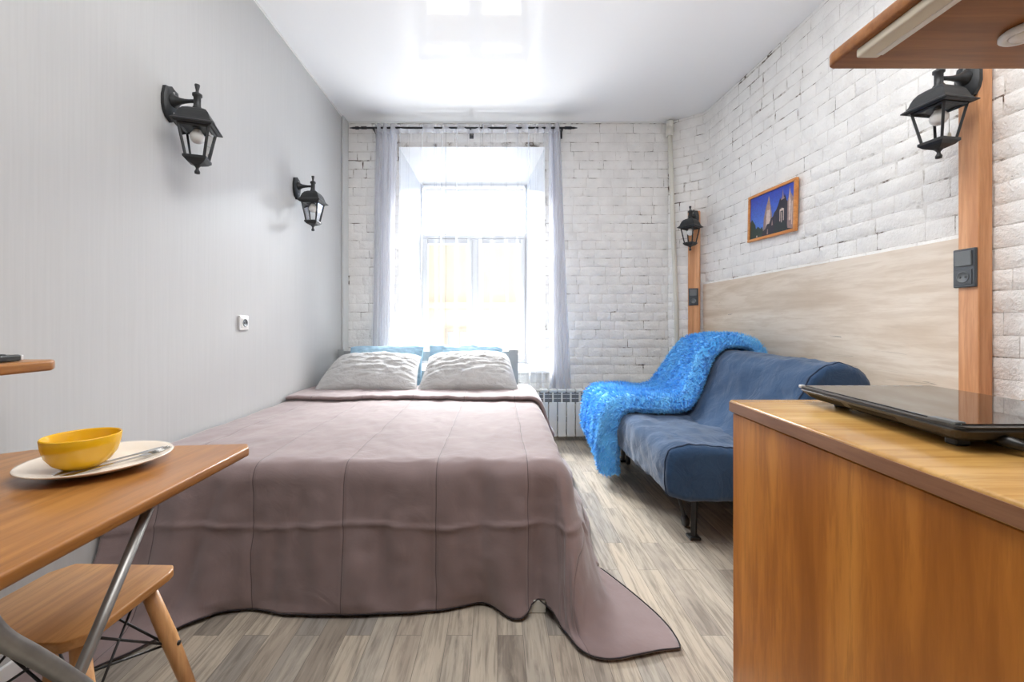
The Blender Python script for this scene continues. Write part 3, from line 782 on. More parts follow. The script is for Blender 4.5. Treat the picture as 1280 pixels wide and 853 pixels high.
def dens(pts, m):
    out = []
    for a, b in zip(pts, pts[1:]+pts[:1]):
        a, b = Vector(a), Vector(b)
        k = max(1, int((b-a).length/m)); out += [a+(b-a)*t/k for t in range(k)]
    return out
seat = dens([(.80, .28), (.785, .40), (.80, .475), (.86, .498), (1.10, .49), (1.42, .455), (1.52, .43), (1.52, .27), (1.2, .255), (.86, .255)], .04)
o, Pseat, _ = loft('seat_cushion', seat, SY0, SY1, 60, .035, M_SOFA, sofa, 3, .016, lambda x, y, z: (-.02*math.exp(-((y-2.5)/.3)**2) if z < .35 else 0))
back = dens([(1.20, .44), (1.30, .50), (1.42, .68), (1.49, .83), (1.55, .885), (1.63, .90), (1.71, .875), (1.77, .80), (1.775, .70), (1.70, .50), (1.60, .36), (1.45, .34), (1.28, .38)], .04)
o, Pback, _ = loft('backrest', back, SY0+.02, SY1-.02, 60, .03, M_SOFA, sofa, 8, .012)
bm = bmesh.new(); tube(bm, [tuple(Pseat[6, k]) for k in range(Pseat.shape[1])]+[tuple(Pseat[6, 0])], .0045, 6); tube(bm, [tuple(Pback[6, k]) for k in range(Pback.shape[1])]+[tuple(Pback[6, 0])], .0045, 6)
obj('cover_piping', bm, mat_plain('navy_piping', srgb(20, 40, 66), .8), sofa, True)
bm = bmesh.new(); box(bm, (.90, SY0+.06, .225), (1.72, SY1-.06, .262), .006); obj('base_frame', bm, M_BLACK, sofa)
for y in (2.15, 3.35):
    bm = bmesh.new(); z0 = Matrix.Translation((0, 0, 0))
    tube(bm, [(1.0, y, .24), (.985, y-.02, .015)], .016, 4); box(bm, (.958, y-.045, 0), (1.012, y+.012, .016), .004); obj('leg', bm, M_BLACK, sofa)
for y in (2.26, 3.25):
    bm = bmesh.new(); tube(bm, [(.955, y+.03, .24), (.98, y+.012, .12), (1.0, y, .035)], .010, 8); obj('wheel_arm', bm, M_BLACK, sofa)
    wh = bmesh.new(); lathe(wh, [(0, -.012), (.026, -.012), (.030, -.008), (.030, .008), (.026, .012), (0, .012)], 20, (1.0, y, .031), 'X'); obj('wheel', wh, M_BLACKP, sofa, True)
for y in (2.15, 3.35):
    bm = bmesh.new(); tube(bm, [(1.6, y, .24), (1.62, y, .0)], .016, 4); obj('leg', bm, M_BLACK, sofa)

# plush throw
thr = thing('throw_blanket', 'bright azure blue fluffy throw draped over the far end of the sofa', 'blanket', (0, 0, 0))
TP = [(1.82, .80), (1.785, .88), (1.72, .935), (1.62, .945), (1.53, .93), (1.46, .86), (1.39, .73), (1.31, .60), (1.25, .54), (1.15, .525), (1.0, .53), (.87, .54), (.80, .52), (.778, .45), (.775, .35), (.775, .22), (.78, .10)]
A = np.array(TP); s = np.concatenate([[0], np.cumsum(np.linalg.norm(np.diff(A, axis=0), axis=1))]); NT_, NW = 150, 90
t = np.linspace(0, s[-1], NT_); PX = np.interp(t, s, A[:, 0]); PZ = np.interp(t, s, A[:, 1])
for _ in range(6): PX[1:-1] = (PX[:-2]+2*PX[1:-1]+PX[2:])/4; PZ[1:-1] = (PZ[:-2]+2*PZ[1:-1]+PZ[2:])/4
tx = np.gradient(PX); tz = np.gradient(PZ); ln = np.hypot(tx, tz); nx, nz = -(-tz)/ln*-1, -tx/ln
nx, nz = tz/ln*1.0, -tx/ln
P = np.zeros((NT_, NW, 3)); NRM = np.zeros_like(P)
for i in range(NT_):
    f = i/(NT_-1)
    ya = np.interp(f, [0, .3, .5, .75, 1], [2.92, 2.90, 2.78, 2.76, 2.82]); yb = np.interp(f, [0, .3, .5, .75, 1], [3.40, 3.46, 3.54, 3.58, 3.58])
    for j in range(NW):
        g = j/(NW-1)
        ph = g*5.0*PI + .3*math.sin(f*6)
        lob = abs(math.sin(ph))**.8
        drop = min(1, max(0, (f-.70)/.2))
        h = (.050+.040*drop)*lob*(1.1-.3*g) + .010*fbm((f*5, g*4, 2), 1.5, 3)
        e = min(1, min(g, 1-g)*14); h = h*e - .016*(1-e)
        y = ya+(yb-ya)*g + .02*drop*math.sin(2*ph)
        x, z = PX[i]+nx[i]*h, PZ[i]+nz[i]*h
        if f > .93: x += (x-.80)*-1*.6*(1-math.sqrt(max(0, 1-((f-.93)/.07)**2)))
        if f > .86: z += (-.065 + .16*min(1, g*1.6) + .05*(1-lob))*(f-.86)/.14
        z = max(z, .022)
        P[i, j] = (x, y, z); NRM[i, j] = (nx[i], 0, nz[i])
o = grid_mesh('throw_cloth', P, M_FUR, thr)
sd = o.modifiers.new('thickness', 'SOLIDIFY'); sd.thickness = .028; sd.offset = 0
# pile: short tufts
du = np.gradient(P, axis=1); dv = np.gradient(P, axis=0); NN = np.cross(du, dv); NN /= np.linalg.norm(NN, axis=2, keepdims=True)+1e-9
if NN[NT_//2+20, NW//2, 2] < 0: NN = -NN
verts, faces = [], []
rnd = random.Random(4)
for k in range(34000):
    fi, fj = rnd.uniform(0, NT_-1.01), rnd.uniform(0, NW-1.01); i, j = int(fi), int(fj)
    a = P[i, j]*(1-(fi-i)) + P[i+1, j]*(fi-i); a = a + (P[i, j+1]-P[i, j])*(fj-j)
    n = Vector(NN[i, j]); tdir = Vector(P[i+1, j]-P[i, j]).normalized()
    base = Vector(a) + n*.012
    dr = (n*1.0 + tdir*.5 + Vector((rnd.uniform(-.6, .6), rnd.uniform(-.6, .6), rnd.uniform(-.6, .6)))).normalized()
    L = rnd.uniform(.018, .034); side = dr.cross(Vector((rnd.uniform(-1, 1), rnd.uniform(-1, 1), rnd.uniform(-1, 1)))).normalized()*.0042
    tip = base+dr*L
    if tip.z < .004: continue
    b0 = len(verts); verts += [base-side, base+side, tip]; faces.append((b0, b0+1, b0+2))
for k in range(6500):
    fi = rnd.uniform(0, NT_-1.01); i = int(fi); a = P[i, 0]*(1-(fi-i)) + P[i+1, 0]*(fi-i)
    base = Vector(a) + Vector(NN[i, 1])*rnd.uniform(-.016, .016)
    dr = Vector((rnd.uniform(-.6, .6), -1, rnd.uniform(-.6, .6))).normalized(); L = rnd.uniform(.012, .028)
    side = dr.cross(Vector((rnd.uniform(-1, 1), rnd.uniform(-1, 1), rnd.uniform(-1, 1)))).normalized()*.004
    if (base+dr*L).z < .004: continue
    b0 = len(verts); verts += [base-side, base+side, base+dr*L]; faces.append((b0, b0+1, b0+2))
me = bpy.data.meshes.new('pile'); me.from_pydata([tuple(v) for v in verts], [], faces); me.update()
pile = link('pile', me, M_FUR, thr); pile['kind'] = 'stuff'

# ------------------------------------------------------------------ right wall: panel, posts, picture
bm = bmesh.new()
pp = [(1.955, 1.755), (1.955, 2.6), (1.930, 3.3), (1.893, 3.87)]
pb = [(x-.016, y) for x, y in pp][::-1]
prism(bm, [(x, y) for x, y in pp]+pb, .30, 1.44)
pn = obj('wall_panel', bm, M_PANEL); tag(pn, 'pale oak wood panel fixed to the brick wall behind the sofa', 'wall panel')
def post(label, loc, rz, wx, wy, h, name='timber_post'):
    bm = bmesh.new(); box(bm, (-wx/2, -wy/2, 0), (wx/2, wy/2, h), .004)
    # rebated rough back board
    o = obj(name, bm, M_POST); o.location = loc; o.rotation_euler = (0, 0, rz); return tag(o, label, 'post')
post('thick orange timber post on the near right wall between panel and bare brick', (1.922, 1.707, 0), 0, .055, .076, 2.35)
post('slim orange timber post in the far corner behind the sofa', (1.806, 3.896, 0), math.radians(-33), .10, .045, 2.11)

# picture
pic = thing('framed_picture', 'small wood-framed photo of pale church spires against blue sky', 'picture', (1.935, 2.985, 1.862))
pic.rotation_euler = (math.radians(2.0), 0, math.radians(.8))
hw, hh, fw = .255, .172, .020
bm = bmesh.new()
for lo, hi in (((-.022, -hw, -hh), (0, hw, -hh+fw)), ((-.022, -hw, hh-fw), (0, hw, hh)), ((-.022, -hw, -hh+fw), (0, -hw+fw, hh-fw)), ((-.022, hw-fw, -hh+fw), (0, hw, hh-fw))): box(bm, lo, hi, .003)
obj('frame', bm, M_FRAME, pic)
def poly_card(name, polys, x0, parent):
    """flat print in the YZ plane; u runs left to right as seen from the room"""
    me = bpy.data.meshes.new(name); V, Fc, cols = [], [], []
    for k, (pts, col) in enumerate(polys):
        b0 = len(V)
        for u, v in pts: V.append((x0-.00012*k, (hw-fw)-u*2*(hw-fw), -(hh-fw)+v*2*(hh-fw)))
        tri = geometry.tessellate_polygon([[Vector((u, v, 0)) for u, v in pts]])
        for q in tri: Fc.append(tuple(b0+i for i in q)); cols.append(col)
    me.from_pydata(V, [], Fc); me.update()
    ca = me.color_attributes.new('Col', 'FLOAT_COLOR', 'CORNER')
    for p, c in zip(me.polygons, cols):
        for li in p.loop_indices: ca.data[li].color = c
    return link(name, me, mat_vcol('print_ink'), parent)
sky1, sky2, sky3 = srgb(28, 58, 160), srgb(44, 92, 196), srgb(84, 136, 216)
stone, stone2, dk, dk2, grn = srgb(206, 186, 176), srgb(150, 126, 124), srgb(46, 44, 58), srgb(70, 66, 76), srgb(42, 64, 58)
polys = [([(0, k/16), (1, k/16), (1, (k+1.02)/16), (0, (k+1.02)/16)], srgb(*[96+(a_-96)*min(1, k/15) if q_ == 0 else b_+(a_-b_)*min(1, k/15) for q_, (a_, b_) in enumerate(((38, 96), (66, 146), (176, 226)))])) for k in range(16)]
polys += [
 ([(0, 0), (0, .42), (.05, .48), (.09, .40), (.13, .33), (.15, .22), (.2, .27), (.26, .2), (.3, .24), (.34, .1), (.36, 0)], grn),
 ([(.32, .05), (.34, .42), (.36, .55), (.385, .66), (.42, .78), (.45, .92), (.48, .76), (.50, .64), (.52, .5), (.54, .3), (.56, .05)], stone2),
 ([(.39, .08), (.40, .50), (.42, .66), (.45, .90), (.475, .64), (.49, .52), (.50, .3), (.51, .08)], stone),
 ([(.40, .58), (.43, .76), (.45, .88), (.465, .72), (.47, .58)], srgb(176, 140, 120)),
 ([(.30, 0), (.32, .12), (.38, .16), (.42, .26), (.47, .26), (.50, .36), (.55, .40), (.58, .48), (.62, .52), (.66, .62), (.70, .76), (.73, .70), (.77, .74), (.80, .82), (.84, .66), (.90, .60), (1, .58), (1, 0)], dk),
 ([(.72, .70), (.745, .78), (.76, .95), (.775, .78), (.80, .72)], stone2),
 ([(.86, .05), (.86, .62), (.88, .74), (.90, .96), (.92, .80), (.945, .74), (.97, .68), (1, .64), (1, .0)], stone2),
 ([(.89, .2), (.885, .6), (.90, .90), (.92, .66), (.93, .6), (.93, .2)], stone),
 ([(.945, .1), (.945, .6), (.96, .6), (.96, .1)], stone), ([(.70, .24), (.70, .50), (.75, .52), (.79, .50), (.79, .24), (.775, .24), (.775, .46), (.715, .46), (.715, .24)], stone),
 ([(.735, .1), (.735, .44), (.75, .44), (.75, .1)], stone), ([(.52, .2), (.54, .34), (.56, .2)], stone2), ([(.60, .2), (.60, .38), (.61, .38), (.61, .2)], dk2),
 ([(.42, .02), (.43, .14), (.45, .14), (.45, .02)], stone2), ([(.56, .0), (.60, .22), (.66, .26), (.72, .2), (.80, .22), (.86, .1), (.88, 0)], srgb(38, 50, 52)), ([(.16, .02), (.17, .06), (.19, .06), (.2, .02)], stone)]
poly_card('photo_print', polys, -.010, pic)

# ------------------------------------------------------------------ sockets
def socket_round(bm, c, ax):  pass
def wall_switch(label, loc, rz, sc=1.0):
    t = thing('switch_socket_plate', label, 'switch', loc, rz)   # front faces -Y locally
    bm = bmesh.new(); box(bm, (-.041, -.012, -.078), (.041, 0, .078), .004)
    obj('cover_frame', bm, M_DGREY, t)
    bm = bmesh.new(); box(bm, (-.031, -.017, .008), (.031, -.011, .068), .003, mat=Matrix.Rotation(.03, 4, 'X')); obj('rocker', bm, M_SOCK, t)
    bm = bmesh.new(); box(bm, (-.031, -.015, -.068), (.031, -.011, -.006), .002); o = obj('socket_face', bm, M_DGREY, t)
    bm = bmesh.new(); lathe(bm, [(.0225, -.0152), (.0225, -.017), (.0205, -.0175), (.0195, -.0155), (0, -.0153)], 28, (0, 0, -.037), 'Y'); obj('socket_ring', bm, M_SOCK, o, True)
    bm = bmesh.new()
    for x in (-.0095, .0095): lathe(bm, [(0, -.0185), (.003, -.0185), (.003, -.015), (0, -.015)], 10, (x, 0, -.037), 'Y')
    obj('pin_hole', bm, M_BLACKP, o)
    if sc != 1: t.scale = (sc, sc, sc)
    return t
wall_switch('grey plate of switch above socket on the thick near post', (1.894, 1.712, 1.305), math.radians(-90))
wall_switch('small dark plate of switch above socket on the far corner post', (1.7915, 3.877, 1.327), math.radians(-33), 1.0)
ws = thing('wall_socket', 'single white socket on the pale grey left wall above the bed', 'socket', (XL+.001, 2.415, 1.085), math.radians(90))
bm = bmesh.new(); box(bm, (-.041, -.012, -.041), (.041, 0, .041), .004); obj('cover_frame', bm, M_WPLAST, ws)
bm = bmesh.new(); box(bm, (-.028, -.016, -.028), (.028, -.011, .028), .002); o = obj('socket_face', bm, M_WPLAST, ws)
bm = bmesh.new(); lathe(bm, [(.0225, -.0162), (.0225, -.0175), (.0205, -.018), (.0195, -.0165), (0, -.0163)], 28, (0, 0, 0), 'Y'); obj('socket_ring', bm, M_SOCK, o, True)
bm = bmesh.new()
for x in (-.0095, .0095): lathe(bm, [(0, -.0185), (.003, -.0185), (.003, -.016), (0, -.016)], 10, (x, 0, 0), 'Y')
obj('pin_hole', bm, M_BLACKP, o)

# ------------------------------------------------------------------ wall lanterns (front = +X from the wall plate)
def make_lantern(label):
    t = thing('wall_lantern', label, 'wall lamp', group=None)
    A_ = .125; O0 = (0, 0, 0); ROT = []
    def obj(name, bm, mats, parent=None, smooth=False, _o=globals()['obj']):
        o = _o(name, bm, mats, parent, smooth)
        if name in ('roof', 'cage', 'glass_pane', 'base_cup'): o.location = (A_, 0, 0)
        return o
    bm = bmesh.new()   # ornate back plate
    pl = [(.0, .075), (.018, .066), (.036, .062), (.040, .045), (.046, .020), (.046, -.020), (.040, -.045), (.026, -.068), (.012, -.074), (0, -.085)]
    pl = pl + [(-y, z) for y, z in pl[1:-1]][::-1]
    vb = [bm.verts.new((0, y, z)) for y, z in pl]; vt = [bm.verts.new((.014, y, z)) for y, z in pl]; vi = [bm.verts.new((.022, y*.72, z*.72)) for y, z in pl]
    n = len(pl)
    bm.faces.new(vb); bm.faces.new(vi)
    for k in range(n):
        bm.faces.new((vb[k], vb[(k+1) % n], vt[(k+1) % n], vt[k])); bm.faces.new((vt[k], vt[(k+1) % n], vi[(k+1) % n], vi[k]))
    bp = auto(obj('back_plate', bm, M_BLACK, t))
    for z in (.045, -.045):
        bm = bmesh.new(); lathe(bm, [(0, .018), (.005, .0185), (.005, .0235), (.003, .0255), (0, .026)], 10, (0, 0, z), 'X'); obj('screw', bm, M_CHROME, bp, True)
    bm = bmesh.new(); lathe(bm, [(.030, .018), (.030, .026), (.022, .034), (.014, .05), (.010, .07), (.008, .09), (.008, .125), (0, .127)], 20, (0, 0, .01), 'X'); obj('arm', bm, M_BLACK, t, True)
    bm = bmesh.new(); lathe(bm, [(0, -.045), (.022, -.044), (.018, -.035), (.014, -.028), (.014, .012), (.019, .016), (.019, .026), (.011, .030), (.006, .036), (.006, .042), (.010, .062), (.010, .068), (0, .07)], 20, (A_, 0, .015)); obj('top_finial', bm, M_BLACK, t, True)
    bm = bmesh.new()   # ogee roof
    prof = [(.012, -.026), (.028, -.030), (.043, -.040), (.053, -.054), (.059, -.070), (.063, -.084), (.069, -.094), (.080, -.103), (.080, -.107), (.074, -.106), (.066, -.112), (.058, -.112)]
    sqlathe(bm, prof); obj('roof', bm, M_BLACK, t)
    # glass cage
    z1, z0, w1, w0 = -.112, -.243, .059, .036
    bm = bmesh.new()
    for sx in (1, -1):
        for sy in (1, -1):
            tube(bm, [(sx*(w1-.003), sy*(w1-.003), z1+.002), (sx*(w0-.002), sy*(w0-.002), z0-.004)], .0058, 4)
    for w_, z_ in ((w1-.004, z1-.003), (w0-.002, z0)):
        for a, b in (((1, 1), (1, -1)), ((1, -1), (-1, -1)), ((-1, -1), (-1, 1)), ((-1, 1), (1, 1))):
            tube(bm, [(a[0]*w_, a[1]*w_, z_), (b[0]*w_, b[1]*w_, z_)], .0055, 4)
    obj('cage', bm, M_BLACK, t)
    for k in range(4):
        a = k*PI/2; R = Matrix.Rotation(a, 4, 'Z')
        bm = bmesh.new(); vs = [R @ Vector(p) for p in ((w1-.004, -w1+.006, z1), (w1-.004, w1-.006, z1), (w0-.003, w0-.004, z0), (w0-.003, -w0+.004, z0))]
        bm.faces.new([bm.verts.new(v) for v in vs])
        obj('glass_pane', bm, M_GLASS, t)
    bm = bmesh.new(); sqlathe(bm, [(.032, -.238), (.044, -.242), (.044, -.252), (.040, -.256), (.033, -.264), (.020, -.271), (.012, -.275)]); obj('base_cup', bm, M_BLACK, t)
    bm = bmesh.new(); lathe(bm, [(0, -.264), (.014, -.266), (.016, -.274), (.010, -.280), (.006, -.286), (.006, -.292), (.011, -.302), (.010, -.311), (0, -.313)], 18, (A_, 0, 0)); obj('bottom_finial', bm, M_BLACK, t, True)
    bm = bmesh.new(); lathe(bm, [(0, -.100), (.016, -.100), (.016, -.118), (0, -.119)], 16, (A_, 0, 0)); obj('lamp_holder', bm, M_BLACKP, t, True)
    bm = bmesh.new(); lathe(bm, [(0, -.116), (.013, -.116), (.016, -.124), (.026, -.138), (.029, -.150), (.026, -.163), (.016, -.174), (.006, -.178), (0, -.179)], 24, (A_, 0, 0)); obj('bulb', bm, M_BULB, t, True)
    return t
lan = make_lantern('black wall lantern higher and nearer on the pale grey left wall')
lan.location = (XL+.001, 1.875, 2.055); lan['label'] = 'large-looking black lantern nearest the camera on the plain grey wall'
lb = dup(lan, (XL+.001, 3.05, 2.06), 0, 'small-looking black lantern on the plain grey wall, closer to the window')
lc = dup(lan, (1.8935, 1.700, 2.055), PI, 'black lantern on the thick near timber post below the wooden shelf')
ld = dup(lan, (1.793, 3.877, 2.045), math.radians(-128), 'black lantern on the slim timber post in the far brick corner')
def turn(root, deg):
    for ch in root.children:
        if ch.name.split('.')[0] in ('roof', 'cage', 'glass_pane', 'base_cup'): ch.rotation_euler = (0, 0, math.radians(deg))
turn(lan, 20); turn(lc, 9); turn(ld, -14)
bm = bmesh.new(); tube(bm, [(.045, -.036, -.06), (.045, -.036, -.205)], .0012, 6); pc = obj('pull_cord', bm, M_PIPE, lc)
bm = bmesh.new(); lathe(bm, [(0, -.19), (.004, -.192), (.007, -.208), (.006, -.216), (0, -.218)], 12, (.045, -.036, 0)); obj('cord_knob', bm, M_LIN, pc, True)

# ------------------------------------------------------------------ counter, hob, upper shelf
cab = thing('kitchen_cabinet', 'wooden kitchen cabinet with worktop in the right foreground', 'cabinet', (0, 0, 0))
ZW = .885
bm = bmesh.new()
cx = lambda y: .597 + .043*(y-1.09)
prism(bm, [(cx(.12), .12), (1.95, .12), (1.95, 1.095), (cx(1.095), 1.095)], ZW-.032, ZW, .006, 3)
o = auto(obj('worktop', bm, M_CTOP, cab), 50)
bm = bmesh.new()
for k in range(2): pass
prism(bm, [(cx(.14)-.003, .125), (cx(.14)-.001, .125), (cx(1.09)-.001, 1.088), (cx(1.09)-.003, 1.088)], ZW-.028, ZW-.005)
obj('edge_band', bm, M_CEDGE, o)
bm = bmesh.new(); prism(bm, [(cx(.16)+.006, .15), (cx(.16)+.024, .15), (cx(1.08)+.024, 1.085), (cx(1.08)+.006, 1.085)], 0, ZW-.034, .001, 1); obj('side_panel', bm, M_CSIDE, cab)
bm = bmesh.new(); box(bm, (cx(1.08)+.026, 1.066, 0.0), (1.94, 1.085, ZW-.034), .001); obj('back_panel', bm, M_CSIDE, cab)
bm = bmesh.new(); box(bm, (.64, .16, .09), (1.93, 1.05, .11)); box(bm, (.64, .16, .45), (1.93, 1.05, .468)); obj('inner_shelf', bm, M_CSIDE, cab)
for k in range(3):
    x0 = .60+k*.447; bm = bmesh.new(); box(bm, (x0, .135, .10), (x0+.44, .152, ZW-.04), .002); d_ = obj('door', bm, M_CSIDE, cab)
    bm = bmesh.new(); tube(bm, [(x0+.40, .136, .55), (x0+.40, .108, .56), (x0+.40, .108, .68), (x0+.40, .136, .69)], .005, 8); obj('handle', bm, M_CHROME, d_, True)
bm = bmesh.new(); box(bm, (.64, .18, 0), (1.93, .20, .10)); obj('plinth', bm, M_BLACKP, cab)

hob = thing('portable_hob', 'slim black glass-topped portable hob lying on the wooden worktop', 'hob', (0, 0, ZW))
# body tapering downwards
hx0n, hx0f, hx1n, hx1f, hy0, hy1 = .695, .752, 1.03, 1.08, .635, 1.06
hz = .036
def ringp(ins, z): 
    return [(hx0n+ins, hy0+ins, z), (hx1n-ins, hy0+ins, z), (hx1f-ins, hy1-ins, z), (hx0f+ins, hy1-ins, z)]
bm = bmesh.new()
rings = [[bm.verts.new(p) for p in ringp(i_, z_)] for i_, z_ in ((.07, .006), (.034, .009), (.012, .018), (.004, .027), (.0, .031), (.0, .0345), (.003, .0355), (.003, .037), (.0, .0375), (.0, .0395), (.004, .040))]
for a, b in zip(rings, rings[1:]):
    for k in range(4): bm.faces.new((a[k], a[(k+1) % 4], b[(k+1) % 4], b[k]))
bm.faces.new(rings[0][::-1]); bm.faces.new(rings[-1])
bmesh.ops.bevel(bm, geom=[e for e in bm.edges if abs(e.verts[0].co.z-e.verts[1].co.z) > .001], offset=.014, segments=4, profile=.5, affect='EDGES')
M_HOBP = mat_plain('charcoal_hob_plastic', srgb(66, 63, 59), 0.4, 0, 0.08, 30)
obj('housing', bm, M_HOBP, hob, False)
bm = bmesh.new(); prism(bm, [(p[0], p[1]) for p in ringp(.010, 0)], .0402, .0425, .0008, 1); gl = obj('glass_top', bm, M_HOB, hob)
M_PRINT = mat_plain('grey_print', srgb(170, 166, 160), .3)
bm = bmesh.new()
for k in range(9): box(bm, (.80+k*.028, 1.035, .0426), (.815+k*.028, 1.041, .0428))
obj('control_marks', bm, M_PRINT, gl)
bm = bmesh.new()   # vent ribs on the sloping long side
nv = 64
for k in range(nv):
    f = .08+.62*k/nv; y = hy1-(hy1-hy0)*f; x = hx0f+(hx0n-hx0f)*f
    if .36 < f < .40: continue
    tube(bm, [(x+.004, y, .0275), (x+.011, y-.002, .0195), (x+.026, y-.005, .0125)], .0013, 4)
obj('vent_ribs', bm, M_BLACKP, hob)
bm = bmesh.new(); box(bm, (hx0n+.004, hy0+.012, .040), (hx0n+.020, hy0+.055, .045), .001); obj('corner_clip', bm, M_SOCK, hob)
bm = bmesh.new(); box(bm, (hx0f-.001, hy1-.012, .036), (hx0f+.01, hy1-.001, .0435), .002); obj('corner_cap', bm, M_REMOTEW, hob)
for x, y in ((hx0f+.055, hy1-.065), (hx0n+.048, hy0+.05), (hx1f-.06, hy1-.06), (hx1n-.06, hy0+.06)):
    bm = bmesh.new(); box(bm, (x-.012, y-.010, 0), (x+.012, y+.010, .016), .003); obj('foot', bm, M_BLACKP, hob)
bm = bmesh.new(); tube(bm, [(.765, hy0+.03, .018), (.765, hy0-.004, .018), (.772, hy0-.02, .014), (.79, hy0-.034, .008), (.85, hy0-.05, .005), (1.0, hy0-.08, .005), (1.2, hy0-.05, .005)], [.009, .009, .006, .004, .0035, .0035, .0035], 10); obj('power_cord', bm, M_BLACKP, hob, True)

sh = thing('hanging_shelf', 'wooden shelf board overhead at the upper right with lamp beneath', 'shelf', (0, 0, 0))
ZS = 1.737
bm = bmesh.new()
pr = [(.845, .10), (1.95, .10), (1.95, 1.095), (.862, 1.095), (.850, 1.088), (.845, 1.075)]
prism(bm, pr, ZS, ZS+.032, .005, 3); auto(obj('board', bm, M_SHELF, sh), 50)
for y in (.3, .95):
    bm = bmesh.new(); box(bm, (1.945, y-.012, ZS+.03), (1.955, y+.012, ZS+.28), .001); box(bm, (1.72, y-.012, ZS+.032), (1.955, y+.012, ZS+.040), .001); obj('wall_bracket', bm, M_BLACK, sh)
lt = thing('under_shelf_light', 'long ivory strip light fixed beneath the overhead wooden shelf', 'lamp', (.883, .60, ZS))
bm = bmesh.new(); vs = box(bm, (-.026, -.42, -.022), (.026, .415, -.0005), .005, 3); auto(obj('housing', bm, M_LIN, lt))
bm = bmesh.new(); box(bm, (.010, -.40, -.0235), (.0255, .40, -.020), .001); obj('diffuser', bm, M_BULB, lt)
kn = thing('puck_light', 'round white metal puck spotlight beneath the overhead shelf by the right edge', 'lamp', (1.178, .945, ZS))
bm = bmesh.new(); lathe(bm, [(0, -.0005), (.038, -.0005), (.042, -.004), (.042, -.011), (.038, -.015), (.031, -.0155), (.029, -.013), (0, -.013)], 40); obj('rim', bm, M_WPLAST, kn, True)
bm = bmesh.new(); lathe(bm, [(0, -.0132), (.027, -.0132), (.024, -.016), (0, -.018)], 32); obj('lens', bm, M_BULB, kn, True)

# ------------------------------------------------------------------ left shelf + remote
bm = bmesh.new()
prism(bm, [(XL, .72), (-1.20, .72), (-1.20, 1.145), (-1.225, 1.175), (XL, 1.175)], .954, .982, .007, 3)
o = auto(obj('wall_shelf', bm, M_TABLE), 50); tag(o, 'small wooden shelf end on the left wall above the folding table', 'shelf')
o.visible_shadow = True
rm = thing('remote_control', 'black remote control with silver tip on the small left shelf', 'remote', (-1.255, 1.02, .982), math.radians(6))
bm = bmesh.new(); box(bm, (-.022, -.09, .001), (.022, .085, .018), .004); obj('case', bm, M_BLACKP, rm)
bm = bmesh.new(); box(bm, (-.021, .083, .003), (.0225, .090, .017), .002); obj('silver_tip', bm, M_REMOTEW, rm)
for k in range(4):
    bm = bmesh.new(); lathe(bm, [(0, .017), (.0055, .018), (.005, .0205), (0, .021)], 14, (.006, .055-k*.018, 0)); obj('button', bm, M_PINK if k > 1 else M_DGREY, rm, True)

# ------------------------------------------------------------------ folding table
tb = thing('folding_table', 'wooden-topped folding table on grey metal tube legs at the left', 'table', (0, 0, 0))
ZTB = .75
poly = [(-.648, .42), (-.655, .60), (-.665, 1.135), (-.69, 1.172), (-1.22, 1.115), (-1.41, .96), (-1.43, .42), (-1.36, .34), (-.70, .34)]
bm = bmesh.new(); prism(bm, poly, ZTB-.024, ZTB, .006, 3); auto(obj('tabletop', bm, M_TABLE, tb), 50)
def smooth_path(pts, it=3):
    pts = [Vector(p) for p in pts]
    for _ in range(it):
        q = [pts[0]]
        for a, b in zip(pts, pts[1:]): q += [a*.75+b*.25, a*.25+b*.75]
        pts = q+[pts[-1]]
    return pts
for X in (-.69, -1.38):
    bm = bmesh.new(); tube(bm, [(X, .838, ZTB-.035), (X, .694, .496), (X, .40, .0)], .0095, 14); obj('leg', bm, M_TUBE, tb, True)
    Xb = X+(.018 if X > -1 else -.018)
    bm = bmesh.new(); tube(bm, smooth_path([(Xb, .548, ZTB-.026), (Xb, .552, .70), (Xb, .572, .655), (Xb, .61, .605), (Xb, .66, .532), (Xb, .70, .472), (Xb, .96, .01)]), .0118, 14); obj('leg', bm, M_TUBE, tb, True)
    bm = bmesh.new(); lathe(bm, [(0, -.022), (.007, -.022), (.007, .03), (.005, .034), (0, .036)], 14, (X, .685, .487), 'X'); obj('pivot_bolt', bm, M_CHROME, tb, True)
bm = bmesh.new(); tube(bm, [(-.69, .42, .035), (-1.38, .42, .035)], .009, 12); tube(bm, [(-.69, .945, .037), (-1.38, .945, .037)], .009, 12); obj('cross_bar', bm, M_TUBE, tb, True)
bm = bmesh.new(); box(bm, (-1.37, .83, ZTB-.040), (-.70, .845, ZTB-.024), .002); obj('rail', bm, M_TUBE, tb)

